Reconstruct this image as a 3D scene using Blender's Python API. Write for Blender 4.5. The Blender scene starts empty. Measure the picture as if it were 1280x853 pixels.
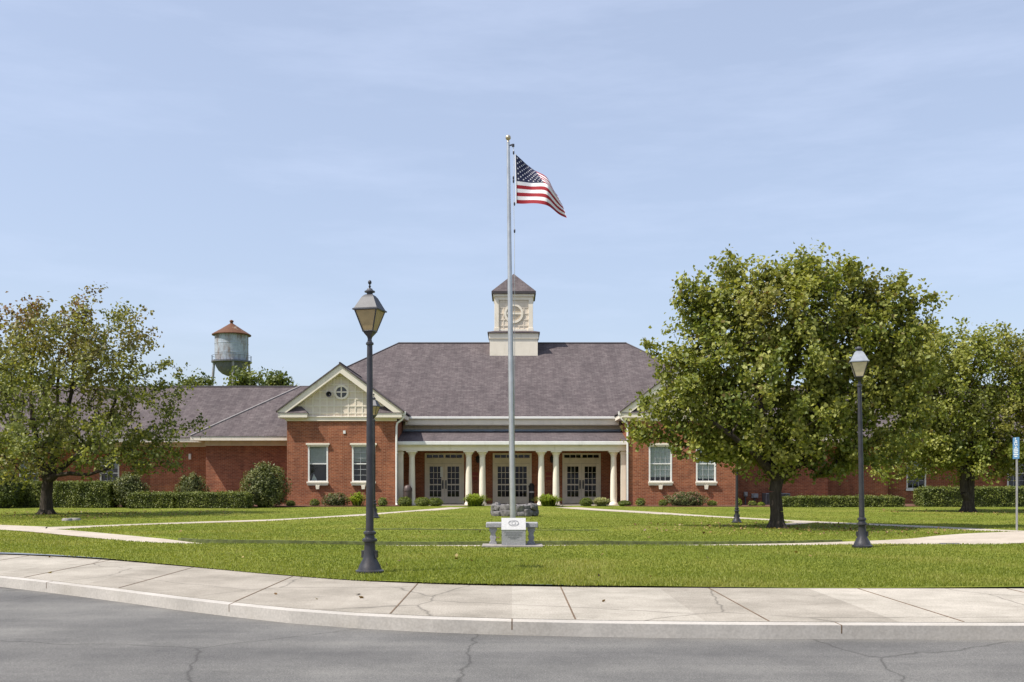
import bpy, math, random
import numpy as np
from mathutils import Vector, Matrix, noise as mnoise

R = math.radians
random.seed(7)
rng = np.random.default_rng(11)
sc = bpy.context.scene
COL = sc.collection
FPX, CX, HY, HC = 1256.0, 640.0, 600.0, 1.3      # focal length in photo pixels, centre column, horizon row, eye height

def PX(x, d): return (x - CX) * d / FPX
def PZ(y, d): return HC + (HY - y) * d / FPX
def P(x, y, d): return Vector((PX(x, d), d, PZ(y, d)))
def GD(y): return HC * FPX / (y - HY)
def G(x, y):
    d = GD(y); return (PX(x, d), d)

# ------------------------------------------------------------------ materials
def new_mat(name):
    m = bpy.data.materials.new(name); m.use_nodes = True
    nt = m.node_tree; nt.nodes.clear()
    out = nt.nodes.new('ShaderNodeOutputMaterial')
    return m, nt, out

class NB:
    def __init__(s, nt): s.nt = nt
    def n(s, t, **kw):
        nd = s.nt.nodes.new(t)
        for k, v in kw.items(): setattr(nd, k, v)
        return nd
    def l(s, a, b): s.nt.links.new(a, b)
    def coord(s, scale=(1, 1, 1)):
        tc = s.n('ShaderNodeTexCoord'); mp = s.n('ShaderNodeMapping'); mp.inputs['Scale'].default_value = scale
        s.l(tc.outputs['Object'], mp.inputs['Vector']); return mp.outputs['Vector']
    def noise(s, vec, scale, detail=4, rough=.55):
        t = s.n('ShaderNodeTexNoise'); t.inputs['Scale'].default_value = scale
        t.inputs['Detail'].default_value = detail; t.inputs['Roughness'].default_value = rough
        if vec is not None: s.l(vec, t.inputs['Vector'])
        return t.outputs['Fac']
    def ramp(s, fac, stops):
        r = s.n('ShaderNodeValToRGB'); e = r.color_ramp.elements
        while len(e) < len(stops): e.new(.5)
        for el, (p, c) in zip(e, stops):
            el.position = p; el.color = (*c, 1) if len(c) == 3 else c
        s.l(fac, r.inputs['Fac']); return r.outputs['Color']
    def mix(s, fac, a, b, mode='MIX'):
        m = s.n('ShaderNodeMix', data_type='RGBA', blend_type=mode)
        for sock, v in ((m.inputs['Factor'], fac), (m.inputs['A'], a), (m.inputs['B'], b)):
            if hasattr(v, 'links') or isinstance(v, bpy.types.NodeSocket): s.l(v, sock)
            elif isinstance(v, (int, float)): sock.default_value = v
            else: sock.default_value = (*v, 1)
        return m.outputs['Result']
    def math(s, op, a, b=0.0, clamp=False):
        m = s.n('ShaderNodeMath', operation=op, use_clamp=clamp)
        for sock, v in ((m.inputs[0], a), (m.inputs[1], b)):
            if isinstance(v, bpy.types.NodeSocket): s.l(v, sock)
            else: sock.default_value = v
        return m.outputs[0]
    def bsdf(s, color, rough=.7, metal=0, spec=.4):
        b = s.n('ShaderNodeBsdfPrincipled')
        if isinstance(color, bpy.types.NodeSocket): s.l(color, b.inputs['Base Color'])
        else: b.inputs['Base Color'].default_value = (*color, 1)
        if isinstance(rough, bpy.types.NodeSocket): s.l(rough, b.inputs['Roughness'])
        else: b.inputs['Roughness'].default_value = rough
        b.inputs['Metallic'].default_value = metal
        b.inputs['Specular IOR Level'].default_value = spec
        return b
    def bump(s, h, b, strength=.4, dist=.02):
        bp = s.n('ShaderNodeBump'); bp.inputs['Strength'].default_value = strength; bp.inputs['Distance'].default_value = dist
        s.l(h, bp.inputs['Height']); s.l(bp.outputs['Normal'], b.inputs['Normal'])

def simple(name, c, rough=.6, metal=0, var=.12, nscale=6, bump=0, spec=.4, dirt=None):
    m, nt, out = new_mat(name); n = NB(nt); v = n.coord()
    f = n.noise(v, nscale, 6)
    lo = tuple(max(0, x * (1 - var)) for x in c); hi = tuple(min(1, x * (1 + var)) for x in c)
    col = n.ramp(f, [(.3, lo), (.7, hi)])
    if dirt:
        f2 = n.noise(n.coord((1, 1, .25)), 3.1, 8, .7)
        col = n.mix(n.ramp(f2, [(.56, (0, 0, 0)), (.74, (1, 1, 1))]), col, dirt)
    b = n.bsdf(col, rough, metal, spec)
    if bump: n.bump(n.noise(v, nscale * 9, 4), b, bump, .01)
    n.l(b.outputs[0], out.inputs[0]); return m

def brick_mat():
    m, nt, out = new_mat('red_brick'); n = NB(nt)
    tc = n.n('ShaderNodeTexCoord'); sp = n.n('ShaderNodeSeparateXYZ'); n.l(tc.outputs['Object'], sp.inputs[0])
    cb = n.n('ShaderNodeCombineXYZ'); n.l(n.math('ADD', sp.outputs[0], sp.outputs[1]), cb.inputs[0]); n.l(sp.outputs[2], cb.inputs[1])
    bt = n.n('ShaderNodeTexBrick'); n.l(cb.outputs[0], bt.inputs['Vector'])
    bt.inputs['Scale'].default_value = 1.0; bt.inputs['Brick Width'].default_value = .215; bt.inputs['Row Height'].default_value = .075
    bt.inputs['Mortar Size'].default_value = .006; bt.inputs['Mortar Smooth'].default_value = .2; bt.inputs['Bias'].default_value = -.1
    bt.inputs['Color1'].default_value = (.335, .110, .053, 1); bt.inputs['Color2'].default_value = (.215, .064, .032, 1)
    bt.inputs['Mortar'].default_value = (.38, .25, .17, 1)
    big = n.noise(n.coord((1, 1, 1.6)), .9, 5, .6)
    fine = n.noise(n.coord((1, 1, 5)), 7, 4, .6)
    c = n.mix(1.0, bt.outputs['Color'], n.ramp(big, [(.3, (.80, .79, .80)), (.7, (1.10, 1.10, 1.06))]), 'MULTIPLY')
    c = n.mix(1.0, c, n.ramp(fine, [(.3, (.74, .72, .72)), (.7, (1.2, 1.22, 1.2))]), 'MULTIPLY')
    stk = n.noise(n.coord((2.2, 2.2, .16)), 1.4, 6, .65)
    c = n.mix(1.0, c, n.ramp(stk, [(.34, (.80, .80, .82)), (.6, (1.05, 1.05, 1.04))]), 'MULTIPLY')
    b = n.bsdf(c, .85, 0, .25); n.bump(n.math('SUBTRACT', 1.0, bt.outputs['Fac']), b, .5, .008)
    n.l(b.outputs[0], out.inputs[0]); return m

def shingle_mat():
    m, nt, out = new_mat('weathered_shingles'); n = NB(nt)
    tc = n.n('ShaderNodeTexCoord'); sp = n.n('ShaderNodeSeparateXYZ'); n.l(tc.outputs['Object'], sp.inputs[0])
    cb = n.n('ShaderNodeCombineXYZ'); n.l(sp.outputs[0], cb.inputs[0])
    n.l(n.math('ADD', sp.outputs[1], n.math('MULTIPLY', sp.outputs[2], .7)), cb.inputs[1])
    bt = n.n('ShaderNodeTexBrick'); n.l(cb.outputs[0], bt.inputs['Vector'])
    bt.inputs['Scale'].default_value = 1; bt.inputs['Brick Width'].default_value = .31; bt.inputs['Row Height'].default_value = .19
    bt.inputs['Mortar Size'].default_value = .012; bt.inputs['Color1'].default_value = (.122, .107, .107, 1)
    bt.inputs['Color2'].default_value = (.088, .075, .077, 1); bt.inputs['Mortar'].default_value = (.075, .06, .065, 1)
    st = n.noise(n.coord((1.6, .35, .35)), 1.0, 7, .65)
    sp2 = n.noise(n.coord((1, .6, .6)), 4.5, 6, .75)
    c = n.mix(1.0, bt.outputs['Color'], n.ramp(st, [(.33, (.80, .79, .80)), (.68, (1.14, 1.12, 1.11))]), 'MULTIPLY')
    c = n.mix(1.0, c, n.ramp(sp2, [(.33, (.80, .79, .80)), (.66, (1.18, 1.16, 1.15))]), 'MULTIPLY')
    b = n.bsdf(c, .92, 0, .15); n.bump(bt.outputs['Fac'], b, -.5, .012)
    n.l(b.outputs[0], out.inputs[0]); return m

def slab_mat():
    m, nt, out = new_mat('pavement_slabs'); n = NB(nt); v = n.coord()
    tc = n.n('ShaderNodeTexCoord'); sp = n.n('ShaderNodeSeparateXYZ'); n.l(tc.outputs['Object'], sp.inputs[0])
    wn = n.n('ShaderNodeTexWhiteNoise', noise_dimensions='1D'); n.l(n.math('FLOOR', n.math('DIVIDE', sp.outputs[0], 1.8)), wn.inputs['W'])
    c = n.ramp(wn.outputs['Value'], [(0, (.315, .285, .245)), (.5, (.37, .34, .295)), (1, (.43, .395, .345))])
    c = n.mix(1.0, c, n.ramp(n.noise(v, .9, 9, .7), [(.32, (.68, .67, .64)), (.62, (1.08, 1.07, 1.05))]), 'MULTIPLY')
    c = n.mix(1.0, c, n.ramp(n.noise(v, 55, 4, .7), [(.32, (.72, .72, .72)), (.68, (1.2, 1.2, 1.2))]), 'MULTIPLY')
    c = n.mix(n.ramp(n.noise(v, 3.3, 8, .75), [(.60, (0, 0, 0)), (.70, (.55, .55, .55))]), c, (.15, .135, .11))
    vo = n.n('ShaderNodeTexVoronoi', feature='DISTANCE_TO_EDGE'); vo.inputs['Scale'].default_value = .42
    dm = n.n('ShaderNodeMix', data_type='VECTOR'); dm.inputs['Factor'].default_value = .12
    nz = n.n('ShaderNodeTexNoise'); nz.inputs['Scale'].default_value = 2.5; n.l(v, nz.inputs['Vector']); n.l(v, dm.inputs['A']); n.l(nz.outputs['Color'], dm.inputs['B']); n.l(dm.outputs['Result'], vo.inputs['Vector'])
    c = n.mix(n.ramp(vo.outputs['Distance'], [(.0, (.7, .7, .7)), (.006, (0, 0, 0))]), c, (.10, .09, .075))
    b = n.bsdf(c, .92, 0, .2); n.bump(n.noise(v, 60, 4, .6), b, .3, .004); n.l(b.outputs[0], out.inputs[0]); return m

def road_mat():
    m, nt, out = new_mat('worn_asphalt'); n = NB(nt); v = n.coord()
    c = n.ramp(n.noise(v, 95, 3, .8), [(.30, (.075, .073, .070)), (.52, (.15, .146, .140)), (.72, (.27, .262, .245))])
    c = n.mix(1.0, c, n.ramp(n.noise(v, .55, 8, .65), [(.34, (.70, .70, .71)), (.66, (1.18, 1.17, 1.15))]), 'MULTIPLY')
    c = n.mix(1.0, c, n.ramp(n.noise(n.coord((.12, 1.4, 1)), 1.0, 5, .6), [(.36, (.82, .82, .83)), (.64, (1.12, 1.12, 1.10))]), 'MULTIPLY')
    c = n.mix(n.ramp(n.noise(v, 1.7, 7, .7), [(.64, (0, 0, 0)), (.72, (.7, .7, .7))]), c, (.07, .068, .065))
    vo = n.n('ShaderNodeTexVoronoi', feature='DISTANCE_TO_EDGE'); vo.inputs['Scale'].default_value = .36
    dm = n.n('ShaderNodeMix', data_type='VECTOR'); dm.inputs['Factor'].default_value = .22
    nz = n.n('ShaderNodeTexNoise'); nz.inputs['Scale'].default_value = 1.8; nz.inputs['Detail'].default_value = 6; n.l(v, nz.inputs['Vector']); n.l(v, dm.inputs['A']); n.l(nz.outputs['Color'], dm.inputs['B']); n.l(dm.outputs['Result'], vo.inputs['Vector'])
    c = n.mix(n.ramp(vo.outputs['Distance'], [(.0, (.6, .6, .6)), (.0045, (0, 0, 0))]), c, (.035, .033, .031))
    b = n.bsdf(c, .93, 0, .25); n.bump(n.noise(v, 95, 3, .8), b, .6, .006); n.l(b.outputs[0], out.inputs[0]); return m

def leaf_mat(name, stops, red=None, trans=.38, rough=.5):
    m, nt, out = new_mat(name); n = NB(nt)
    a = n.n('ShaderNodeAttribute', attribute_name='tint'); c = n.ramp(a.outputs['Fac'], stops)
    if red:
        a2 = n.n('ShaderNodeAttribute', attribute_name='autumn'); c = n.mix(a2.outputs['Fac'], c, red)
    b = n.bsdf(c, rough, 0, .35)
    t = n.n('ShaderNodeBsdfTranslucent'); n.l(n.mix(1.0, c, (1.15, 1.12, .55), 'MULTIPLY'), t.inputs['Color'])
    mx = n.n('ShaderNodeMixShader'); mx.inputs[0].default_value = trans
    n.l(b.outputs[0], mx.inputs[1]); n.l(t.outputs[0], mx.inputs[2]); n.l(mx.outputs[0], out.inputs[0]); return m

def lawn_mat():
    m, nt, out = new_mat('mown_grass'); n = NB(nt); v = n.coord()
    a = n.noise(v, .35, 5, .6); f = n.noise(v, 5, 6, .7); w = n.noise(n.coord((.5, 2.2, 1)), 1.1, 5, .6)
    c = n.ramp(a, [(.32, (.118, .152, .020)), (.5, (.160, .187, .028)), (.7, (.215, .215, .046))])
    c = n.mix(1.0, c, n.ramp(f, [(.3, (.66, .7, .62)), (.7, (1.28, 1.24, 1.25))]), 'MULTIPLY')
    c = n.mix(1.0, c, n.ramp(w, [(.32, (.82, .86, .8)), (.68, (1.14, 1.1, 1.1))]), 'MULTIPLY')
    b = n.bsdf(c, .9, 0, .1); n.bump(n.noise(v, 38, 5, .7), b, .7, .03)
    n.l(b.outputs[0], out.inputs[0]); return m

def concrete_mat(name, c, joint=None):
    m, nt, out = new_mat(name); n = NB(nt); v = n.coord()
    f = n.noise(v, 1.3, 8, .65); g = n.noise(v, 40, 4, .6); st = n.noise(v, .5, 7, .7)
    col = n.ramp(f, [(.3, tuple(x * .82 for x in c)), (.7, tuple(x * 1.1 for x in c))])
    col = n.mix(1.0, col, n.ramp(g, [(.3, (.86, .86, .86)), (.7, (1.1, 1.1, 1.1))]), 'MULTIPLY')
    col = n.mix(1.0, col, n.ramp(st, [(.50, (1, 1, 1)), (.72, (.80, .78, .74))]), 'MULTIPLY')
    b = n.bsdf(col, .9, 0, .2); n.bump(g, b, .25, .004)
    n.l(b.outputs[0], out.inputs[0]); return m

def rust_mat(name, base, rust, lo, hi, stretch=(1, 1, .22), scale=.9, metal=.0):
    m, nt, out = new_mat(name); n = NB(nt)
    f = n.noise(n.coord(stretch), scale, 9, .72); g = n.noise(n.coord(), 2.2, 6, .7)
    c = n.mix(n.ramp(f, [(lo, (0, 0, 0)), (hi, (1, 1, 1))]), base, rust)
    c = n.mix(1.0, c, n.ramp(g, [(.3, (.75, .75, .78)), (.7, (1.18, 1.18, 1.15))]), 'MULTIPLY')
    b = n.bsdf(c, .7, metal, .3); n.l(b.outputs[0], out.inputs[0]); return m

def glass_mat(name, tint=(.55, .6, .6), refl=.10):
    m, nt, out = new_mat(name); n = NB(nt)
    t = n.n('ShaderNodeBsdfTransparent'); t.inputs[0].default_value = (*tint, 1)
    g = n.n('ShaderNodeBsdfGlossy'); g.inputs['Roughness'].default_value = .04
    fr = n.n('ShaderNodeFresnel'); fr.inputs[0].default_value = 1.4
    k = n.math('ADD', fr.outputs[0], refl, True)
    mx = n.n('ShaderNodeMixShader'); n.l(k, mx.inputs[0]); n.l(t.outputs[0], mx.inputs[1]); n.l(g.outputs[0], mx.inputs[2])
    n.l(mx.outputs[0], out.inputs[0]); return m

def bark_mat():
    m, nt, out = new_mat('grey_bark'); n = NB(nt)
    f = n.noise(n.coord((9, 9, 1.6)), 2.2, 8, .7)
    c = n.ramp(f, [(.3, (.020, .016, .013)), (.55, (.058, .046, .036)), (.75, (.125, .105, .085))])
    b = n.bsdf(c, .9, 0, .2); n.bump(f, b, .9, .03); n.l(b.outputs[0], out.inputs[0]); return m

M = {}
M['brick'] = brick_mat(); M['shingle'] = shingle_mat()
M['cream'] = simple('cream_trim', (.735, .665, .555), .55, 0, .05, 2.5, 0, .4, (.56, .50, .385))
M['cream_board'] = simple('cream_siding', (.655, .570, .465), .6, 0, .07, 3, 0, .35, (.45, .39, .28))
M['white'] = simple('white_paint', (.72, .71, .68), .45, 0, .05, 3, 0, .45, (.60, .59, .55))
M['muntin'] = simple('grey_muntin_paint', (.42, .43, .44), .5, 0, .05, 3)
M['soffit'] = simple('soffit_paint', (.62, .55, .40), .6, 0, .05, 3)
M['flash'] = simple('grey_blue_flashing', (.27, .33, .42), .45, .3, .12, 3)
M['darktrim'] = simple('dark_roof_edge', (.05, .042, .045), .7, 0, .15, 4)
M['glass'] = glass_mat('window_glass', (.88, .92, .90), .05); M['doorglass'] = glass_mat('door_glass', (.6, .6, .6), .0)
M['blind'] = simple('pale_blind', (.74, .76, .70), .7, 0, .08, 8)
M['curtain'] = simple('white_curtain', (.74, .76, .76), .7, 0, .08, 12)
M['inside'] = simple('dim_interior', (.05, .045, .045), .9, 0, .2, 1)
M['porchwall'] = M['brick']
M['iron'] = simple('dark_bronze_metal', (.042, .041, .046), .36, .35, .25, 7, .12, .5, (.085, .072, .065))
M['iron_roof'] = simple('faded_bronze_metal', (.055, .056, .062), .55, .2, .2, 9, .1, .5, (.09, .09, .09))
M['lampglass'] = simple('yellowed_acrylic', (.36, .27, .135), .38, 0, .22, 5, 0, .5, (.26, .18, .085))
M['lampglass_pale'] = simple('pale_acrylic', (.60, .50, .34), .38, 0, .18, 5, 0, .5, (.42, .32, .19))
M['alu'] = simple('brushed_aluminium', (.50, .50, .49), .36, .8, .12, 4, 0, .5, (.44, .43, .41))
M['ball'] = simple('weathered_gold_ball', (.50, .42, .30), .35, .6, .2, 9)
M['rope'] = simple('halyard_rope', (.55, .55, .53), .8)
M['fl_red'] = simple('flag_red', (.27, .007, .016), .75, 0, .05); M['fl_white'] = simple('flag_white', (.70, .69, .70), .75, 0, .03)
M['fl_blue'] = simple('flag_blue', (.010, .014, .052), .75, 0, .08)
M['granite'] = simple('grey_granite', (.30, .295, .305), .6, 0, .28, 40, .1, .4)
M['granite_sunlit'] = simple('polished_sunlit_granite', (.40, .395, .385), .45, 0, .14, 40, 0, .45)  # granite made lighter to paint the sun on the sloped marker top
M['engrave'] = simple('dark_engraving', (.17, .17, .18), .8, 0, .15, 30)
M['stone'] = simple('rough_field_stone', (.135, .128, .125), .85, 0, .55, 7, .6, .3, (.36, .34, .32))
M['pavestone'] = simple('flat_pale_stone', (.27, .245, .225), .85, 0, .3, 5, .4)
M['mulch'] = simple('red_brown_mulch', (.115, .052, .035), .95, 0, .5, 22, .9)
M['soil'] = simple('brown_soil', (.14, .095, .06), .95, 0, .35, 14, .6)
M['lawn'] = lawn_mat()
M['walk'] = concrete_mat('pale_concrete', (.44, .385, .32)); M['pavement'] = slab_mat()
M['kerb'] = concrete_mat('kerb_concrete', (.44, .41, .37)); M['asphalt'] = road_mat()
M['bark'] = bark_mat()
M['bark_pale'] = simple('pale_twig_bark', (.21, .17, .14), .9, 0, .4, 9)
green = [(0, (.045, .070, .010)), (.35, (.105, .138, .020)), (.65, (.180, .210, .034)), (1, (.33, .335, .082))]
M['leaf_big'] = leaf_mat('maple_leaf', green, (.150, .075, .035), .37)
M['leaf_left'] = leaf_mat('turning_leaf', [(0, (.050, .070, .014)), (.4, (.105, .125, .026)), (.75, (.172, .195, .042)), (1, (.32, .33, .088))], (.20, .085, .045), .38)
M['leaf_far'] = leaf_mat('far_leaf', [(0, (.06, .085, .018)), (.5, (.11, .14, .03)), (1, (.19, .21, .055))], None, .35)
M['leaf_hedge'] = leaf_mat('clipped_hedge_leaf', [(0, (.046, .066, .011)), (.5, (.122, .150, .026)), (1, (.25, .265, .055))], None, .22)
M['leaf_box'] = leaf_mat('boxwood_leaf', [(0, (.060, .092, .012)), (.5, (.13, .165, .022)), (1, (.24, .265, .045))], None, .25)
M['leaf_lime'] = leaf_mat('lime_fern_leaf', [(0, (.11, .16, .015)), (.5, (.20, .26, .030)), (1, (.31, .36, .055))], None, .35)
M['leaf_pale'] = leaf_mat('variegated_blade', [(0, (.14, .17, .06)), (.5, (.30, .31, .14)), (1, (.5, .48, .27))], None, .3)
M['leaf_shrub'] = leaf_mat('dark_shrub_leaf', [(0, (.042, .058, .014)), (.5, (.105, .122, .032)), (1, (.25, .245, .085))], None, .22)
M['leaf_rose'] = leaf_mat('rose_leaf', [(0, (.055, .070, .025)), (.5, (.11, .125, .045)), (1, (.19, .20, .075))], (.42, .17, .15), .3)
M['blade'] = leaf_mat('grass_blade', [(0, (.130, .172, .020)), (.5, (.215, .248, .036)), (1, (.37, .345, .10))], None, .42, .6)
M['tank'] = rust_mat('weathered_tank_paint', (.33, .375, .44), (.17, .125, .10), .44, .64, (1, 1, .35), .75)
M['tank_roof'] = rust_mat('rusted_tank_roof', (.115, .048, .024), (.34, .28, .21), .57, .66, (1, 1, 1), .5)
M['tank_dark'] = rust_mat('dark_tank_steel', (.105, .115, .145), (.11, .085, .075), .5, .7)
M['sign_blue'] = simple('sign_blue_face', (.10, .235, .42), .45, 0, .06, 3)
M['sign_white'] = simple('sign_white_face', (.74, .78, .8), .45, 0, .03, 3)
M['galv'] = simple('galvanised_steel', (.40, .395, .40), .5, .5, .15, 8)
M['acgrey'] = simple('grey_unit_steel', (.16, .165, .18), .6, .2, .15, 5)
M['meter'] = simple('meter_grey', (.36, .36, .35), .5, .1, .1, 5)
M['plaque'] = simple('dull_red_board', (.22, .035, .028), .7, 0, .15, 5)
M['binbrown'] = simple('brown_bin_metal', (.085, .06, .055), .5, .2, .2, 5)
M['black'] = simple('black_iron', (.02, .02, .022), .5, .3, .2, 5)

# ------------------------------------------------------------------ mesh helper
class MB:
    def __init__(s): s.v = []; s.f = []; s.m = []
    def add(s, vs, fs, mi=0):
        o = len(s.v); s.v += [tuple(v) for v in vs]; s.f += [tuple(i + o for i in f) for f in fs]; s.m += [mi] * len(fs); return s
    def quad(s, *p, mi=0): return s.add(p, [tuple(range(len(p)))], mi)
    def box(s, x0, x1, y0, y1, z0, z1, mi=0):
        v = [(x, y, z) for z in (z0, z1) for y in (y0, y1) for x in (x0, x1)]
        return s.add(v, [(0, 2, 3, 1), (4, 5, 7, 6), (0, 1, 5, 4), (1, 3, 7, 5), (3, 2, 6, 7), (2, 0, 4, 6)], mi)
    def prism(s, poly, y0, y1, mi=0):                  # polygon in XZ (counter-clockwise seen from -y) pushed from y0 to y1
        n = len(poly); v = [(x, y0, z) for x, z in poly] + [(x, y1, z) for x, z in poly]
        f = [tuple(range(n)), tuple(range(2 * n - 1, n - 1, -1))]
        f += [(i, i + n, (i + 1) % n + n, (i + 1) % n) for i in range(n)]
        return s.add(v, f, mi)
    def slab(s, poly, t, mi=0):                        # 3-D polygon thickened downwards
        n = len(poly); v = [tuple(p) for p in poly] + [(p[0], p[1], p[2] - t) for p in poly]
        f = [tuple(range(n)), tuple(range(2 * n - 1, n - 1, -1))] + [(i, i + n, (i + 1) % n + n, (i + 1) % n) for i in range(n)]
        return s.add(v, f, mi)
    def lathe(s, prof, c=(0, 0, 0), seg=20, mi=0, a0=0, squash=1):
        v = []; f = []; n = len(prof)
        for r, z in prof:
            for k in range(seg):
                a = a0 + 2 * math.pi * k / seg; v.append((c[0] + r * math.cos(a), c[1] + r * squash * math.sin(a), c[2] + z))
        for i in range(n - 1):
            for k in range(seg):
                k2 = (k + 1) % seg; f.append((i * seg + k, i * seg + k2, (i + 1) * seg + k2, (i + 1) * seg + k))
        f.append(tuple(range(seg - 1, -1, -1))); f.append(tuple((n - 1) * seg + k for k in range(seg)))
        return s.add(v, f, mi)
    def tube(s, pts, rad, seg=8, mi=0):
        pts = [Vector(p) for p in pts]; rad = rad if hasattr(rad, '__len__') else [rad] * len(pts)
        v = []; f = []; up = None
        for i, p in enumerate(pts):
            t = (pts[min(i + 1, len(pts) - 1)] - pts[max(i - 1, 0)]).normalized()
            if up is None:
                up = t.orthogonal().normalized()
            a = (up - t * up.dot(t)); a = a.normalized() if a.length > 1e-6 else t.orthogonal().normalized(); up = a; b = t.cross(a)
            for k in range(seg):
                an = 2 * math.pi * k / seg; q = p + (a * math.cos(an) + b * math.sin(an)) * rad[i]; v.append(tuple(q))
        for i in range(len(pts) - 1):
            for k in range(seg):
                k2 = (k + 1) % seg; f.append((i * seg + k, i * seg + k2, (i + 1) * seg + k2, (i + 1) * seg + k))
        f.append(tuple(range(seg - 1, -1, -1))); f.append(tuple((len(pts) - 1) * seg + k for k in range(seg)))
        return s.add(v, f, mi)
    def build(s, name, mats, parent=None, smooth=False, bevel=0, org=(0, 0, 0)):
        me = bpy.data.meshes.new(name); ox, oy, oz = org
        me.from_pydata([(x - ox, y - oy, z - oz) for x, y, z in s.v], [], s.f)
        mats = mats if isinstance(mats, (list, tuple)) else [mats]
        for m in mats: me.materials.append(m)
        if len(mats) > 1: me.polygons.foreach_set('material_index', s.m)
        if smooth: me.polygons.foreach_set('use_smooth', [True] * len(me.polygons)); me.set_sharp_from_angle(angle=R(40))
        o = bpy.data.objects.new(name, me); COL.objects.link(o)
        if parent: o.parent = parent
        if bevel:
            b = o.modifiers.new('bevel', 'BEVEL'); b.width = bevel; b.segments = 2; b.limit_method = 'ANGLE'
        return o

def empty(name, loc, label=None, cat=None, group=None, rz=0):
    o = bpy.data.objects.new(name, None); COL.objects.link(o); o.location = loc; o.rotation_euler.z = rz; o.empty_display_size = .2
    tag(o, label, cat, group); return o
def tag(o, label=None, cat=None, group=None, kind=None):
    for k, v in (('label', label), ('category', cat), ('group', group), ('kind', kind)):
        if v: o[k] = v
    return o
def copy_tree(o, parent=None):
    c = o.copy(); COL.objects.link(c)
    if parent: c.parent = parent
    for ch in list(o.children): copy_tree(ch, c)
    return c

def np_mesh(name, V, F, mat, attrs=None, parent=None, smooth=False):
    """V (n,3), F (m,k) with k constant."""
    me = bpy.data.meshes.new(name); m, k = F.shape
    me.vertices.add(len(V)); me.vertices.foreach_set('co', np.ascontiguousarray(V, np.float32).ravel())
    me.loops.add(m * k); me.loops.foreach_set('vertex_index', np.ascontiguousarray(F, np.int32).ravel())
    me.polygons.add(m); me.polygons.foreach_set('loop_start', np.arange(0, m * k, k, dtype=np.int32))
    if smooth: me.polygons.foreach_set('use_smooth', np.ones(m, bool))
    me.update(calc_edges=True)
    for an, av in (attrs or {}).items():
        at = me.attributes.new(an, 'FLOAT', 'FACE'); at.data.foreach_set('value', np.ascontiguousarray(av, np.float32))
    me.materials.append(mat); me.validate()
    o = bpy.data.objects.new(name, me); COL.objects.link(o)
    if parent: o.parent = parent
    return o

def unit(a): return a / np.maximum(np.linalg.norm(a, axis=1, keepdims=True), 1e-9)
def leaf_geo(C, size, up=.35, out=None, aspect=.8, fold=.25, droop=0.0):
    """A folded two-triangle leaf at every centre."""
    n = len(C); ax = rng.normal(size=(n, 3)); ax[:, 2] -= droop; ax = unit(ax)
    nr = rng.normal(size=(n, 3)); nr[:, 2] += up * 3
    if out is not None: nr += out * 1.2
    nr = unit(nr); side = unit(np.cross(ax, nr)); nr = np.cross(side, ax)
    L = (size * rng.uniform(.7, 1.3, n))[:, None]; W = L * aspect * .5
    a = C - ax * L * .5; t = C + ax * L * .5
    l = C - side * W + nr * W * fold + ax * L * .08; r = C + side * W + nr * W * fold + ax * L * .08
    V = np.stack([a, l, t, r], 1).reshape(-1, 3); i = np.arange(n)[:, None] * 4
    F = np.concatenate([i + [0, 3, 2], i + [0, 2, 1]], 1).reshape(-1, 3)
    return V, F
def rep2(a): return np.repeat(a, 2)

# ------------------------------------------------------------------ ground, walks
def poly_dist(x, y, pts):
    best = np.full(np.shape(x), 1e9); tt = np.zeros(np.shape(x)); acc = 0
    for (x0, y0), (x1, y1) in zip(pts[:-1], pts[1:]):
        dx, dy = x1 - x0, y1 - y0; L2 = dx * dx + dy * dy; t = np.clip(((x - x0) * dx + (y - y0) * dy) / L2, 0, 1)
        d = np.hypot(x - x0 - t * dx, y - y0 - t * dy); k = d < best
        best = np.where(k, d, best); tt = np.where(k, acc + t * math.sqrt(L2), tt); acc += math.sqrt(L2)
    return best, tt
def spline(pts, n=10):
    out = []; q = [pts[0]] + list(pts) + [pts[-1]]
    for i in range(1, len(q) - 2):
        for k in range(n):
            t = k / n; a, b, c, d = (np.array(q[i + j], float) for j in (-1, 0, 1, 2))
            out.append(tuple(.5 * ((2 * b) + (c - a) * t + (2 * a - 5 * b + 4 * c - d) * t * t + (3 * b - a - 3 * c + d) * t ** 3)))
    out.append(tuple(map(float, pts[-1]))); return out

# every walk: (name, centre line, half widths along it, height of its surface along it)
def walk_def(pts, hw, hz):
    c = spline(pts, 8); n = len(c); u = np.linspace(0, 1, n)
    return c, np.interp(u, np.linspace(0, 1, len(hw)), hw), np.interp(u, np.linspace(0, 1, len(hz)), hz)
W_entry_left = walk_def([(-20, 30.5), (-16, 28.6), G(40, 659.5), G(110, 657.5), G(240, 652.5), G(360, 648.5), G(460, 642.6), G(530, 637.5), (-2.4, 48.4)],
                        [1.4, 1.25, .85, .5, .5, .48, .48, .5, .6], [-.02] * 4 + [-.025] * 5)
W_entry_right = walk_def([(2.6, 48.4), G(740, 636.2), G(800, 639.6), G(880, 644.8), G(1000, 651.2), G(1150, 657.6), G(1270, 663.5), (16, 22.6), (20, 19.5)],
                         [.6, .6, .6, .55, .55, .55, .55, .6, .6], [-.025] * 9)
W_front = walk_def([(-13.6, 27.2), G(60, 663.0), G(120, 668.3), G(180, 673.6), G(238, 677.6), G(330, 678.6), G(460, 678.9), G(640, 678.9), G(860, 678.6), G(1000, 678.0), G(1090, 677.6), G(1190, 677.0), (11.2, 22.0), (15, 23.2), (22, 25)],
                   [.5, .5, .5, .48, .46, .48, .5, .5, .5, .5, .6, 1.15, 1.35, 1.4, 1.4],
                   [-.02, -.02, -.022, -.03, -.07, -.085, -.085, -.085, -.085, -.062, -.028, .0, .06, .10, .11])
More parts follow.
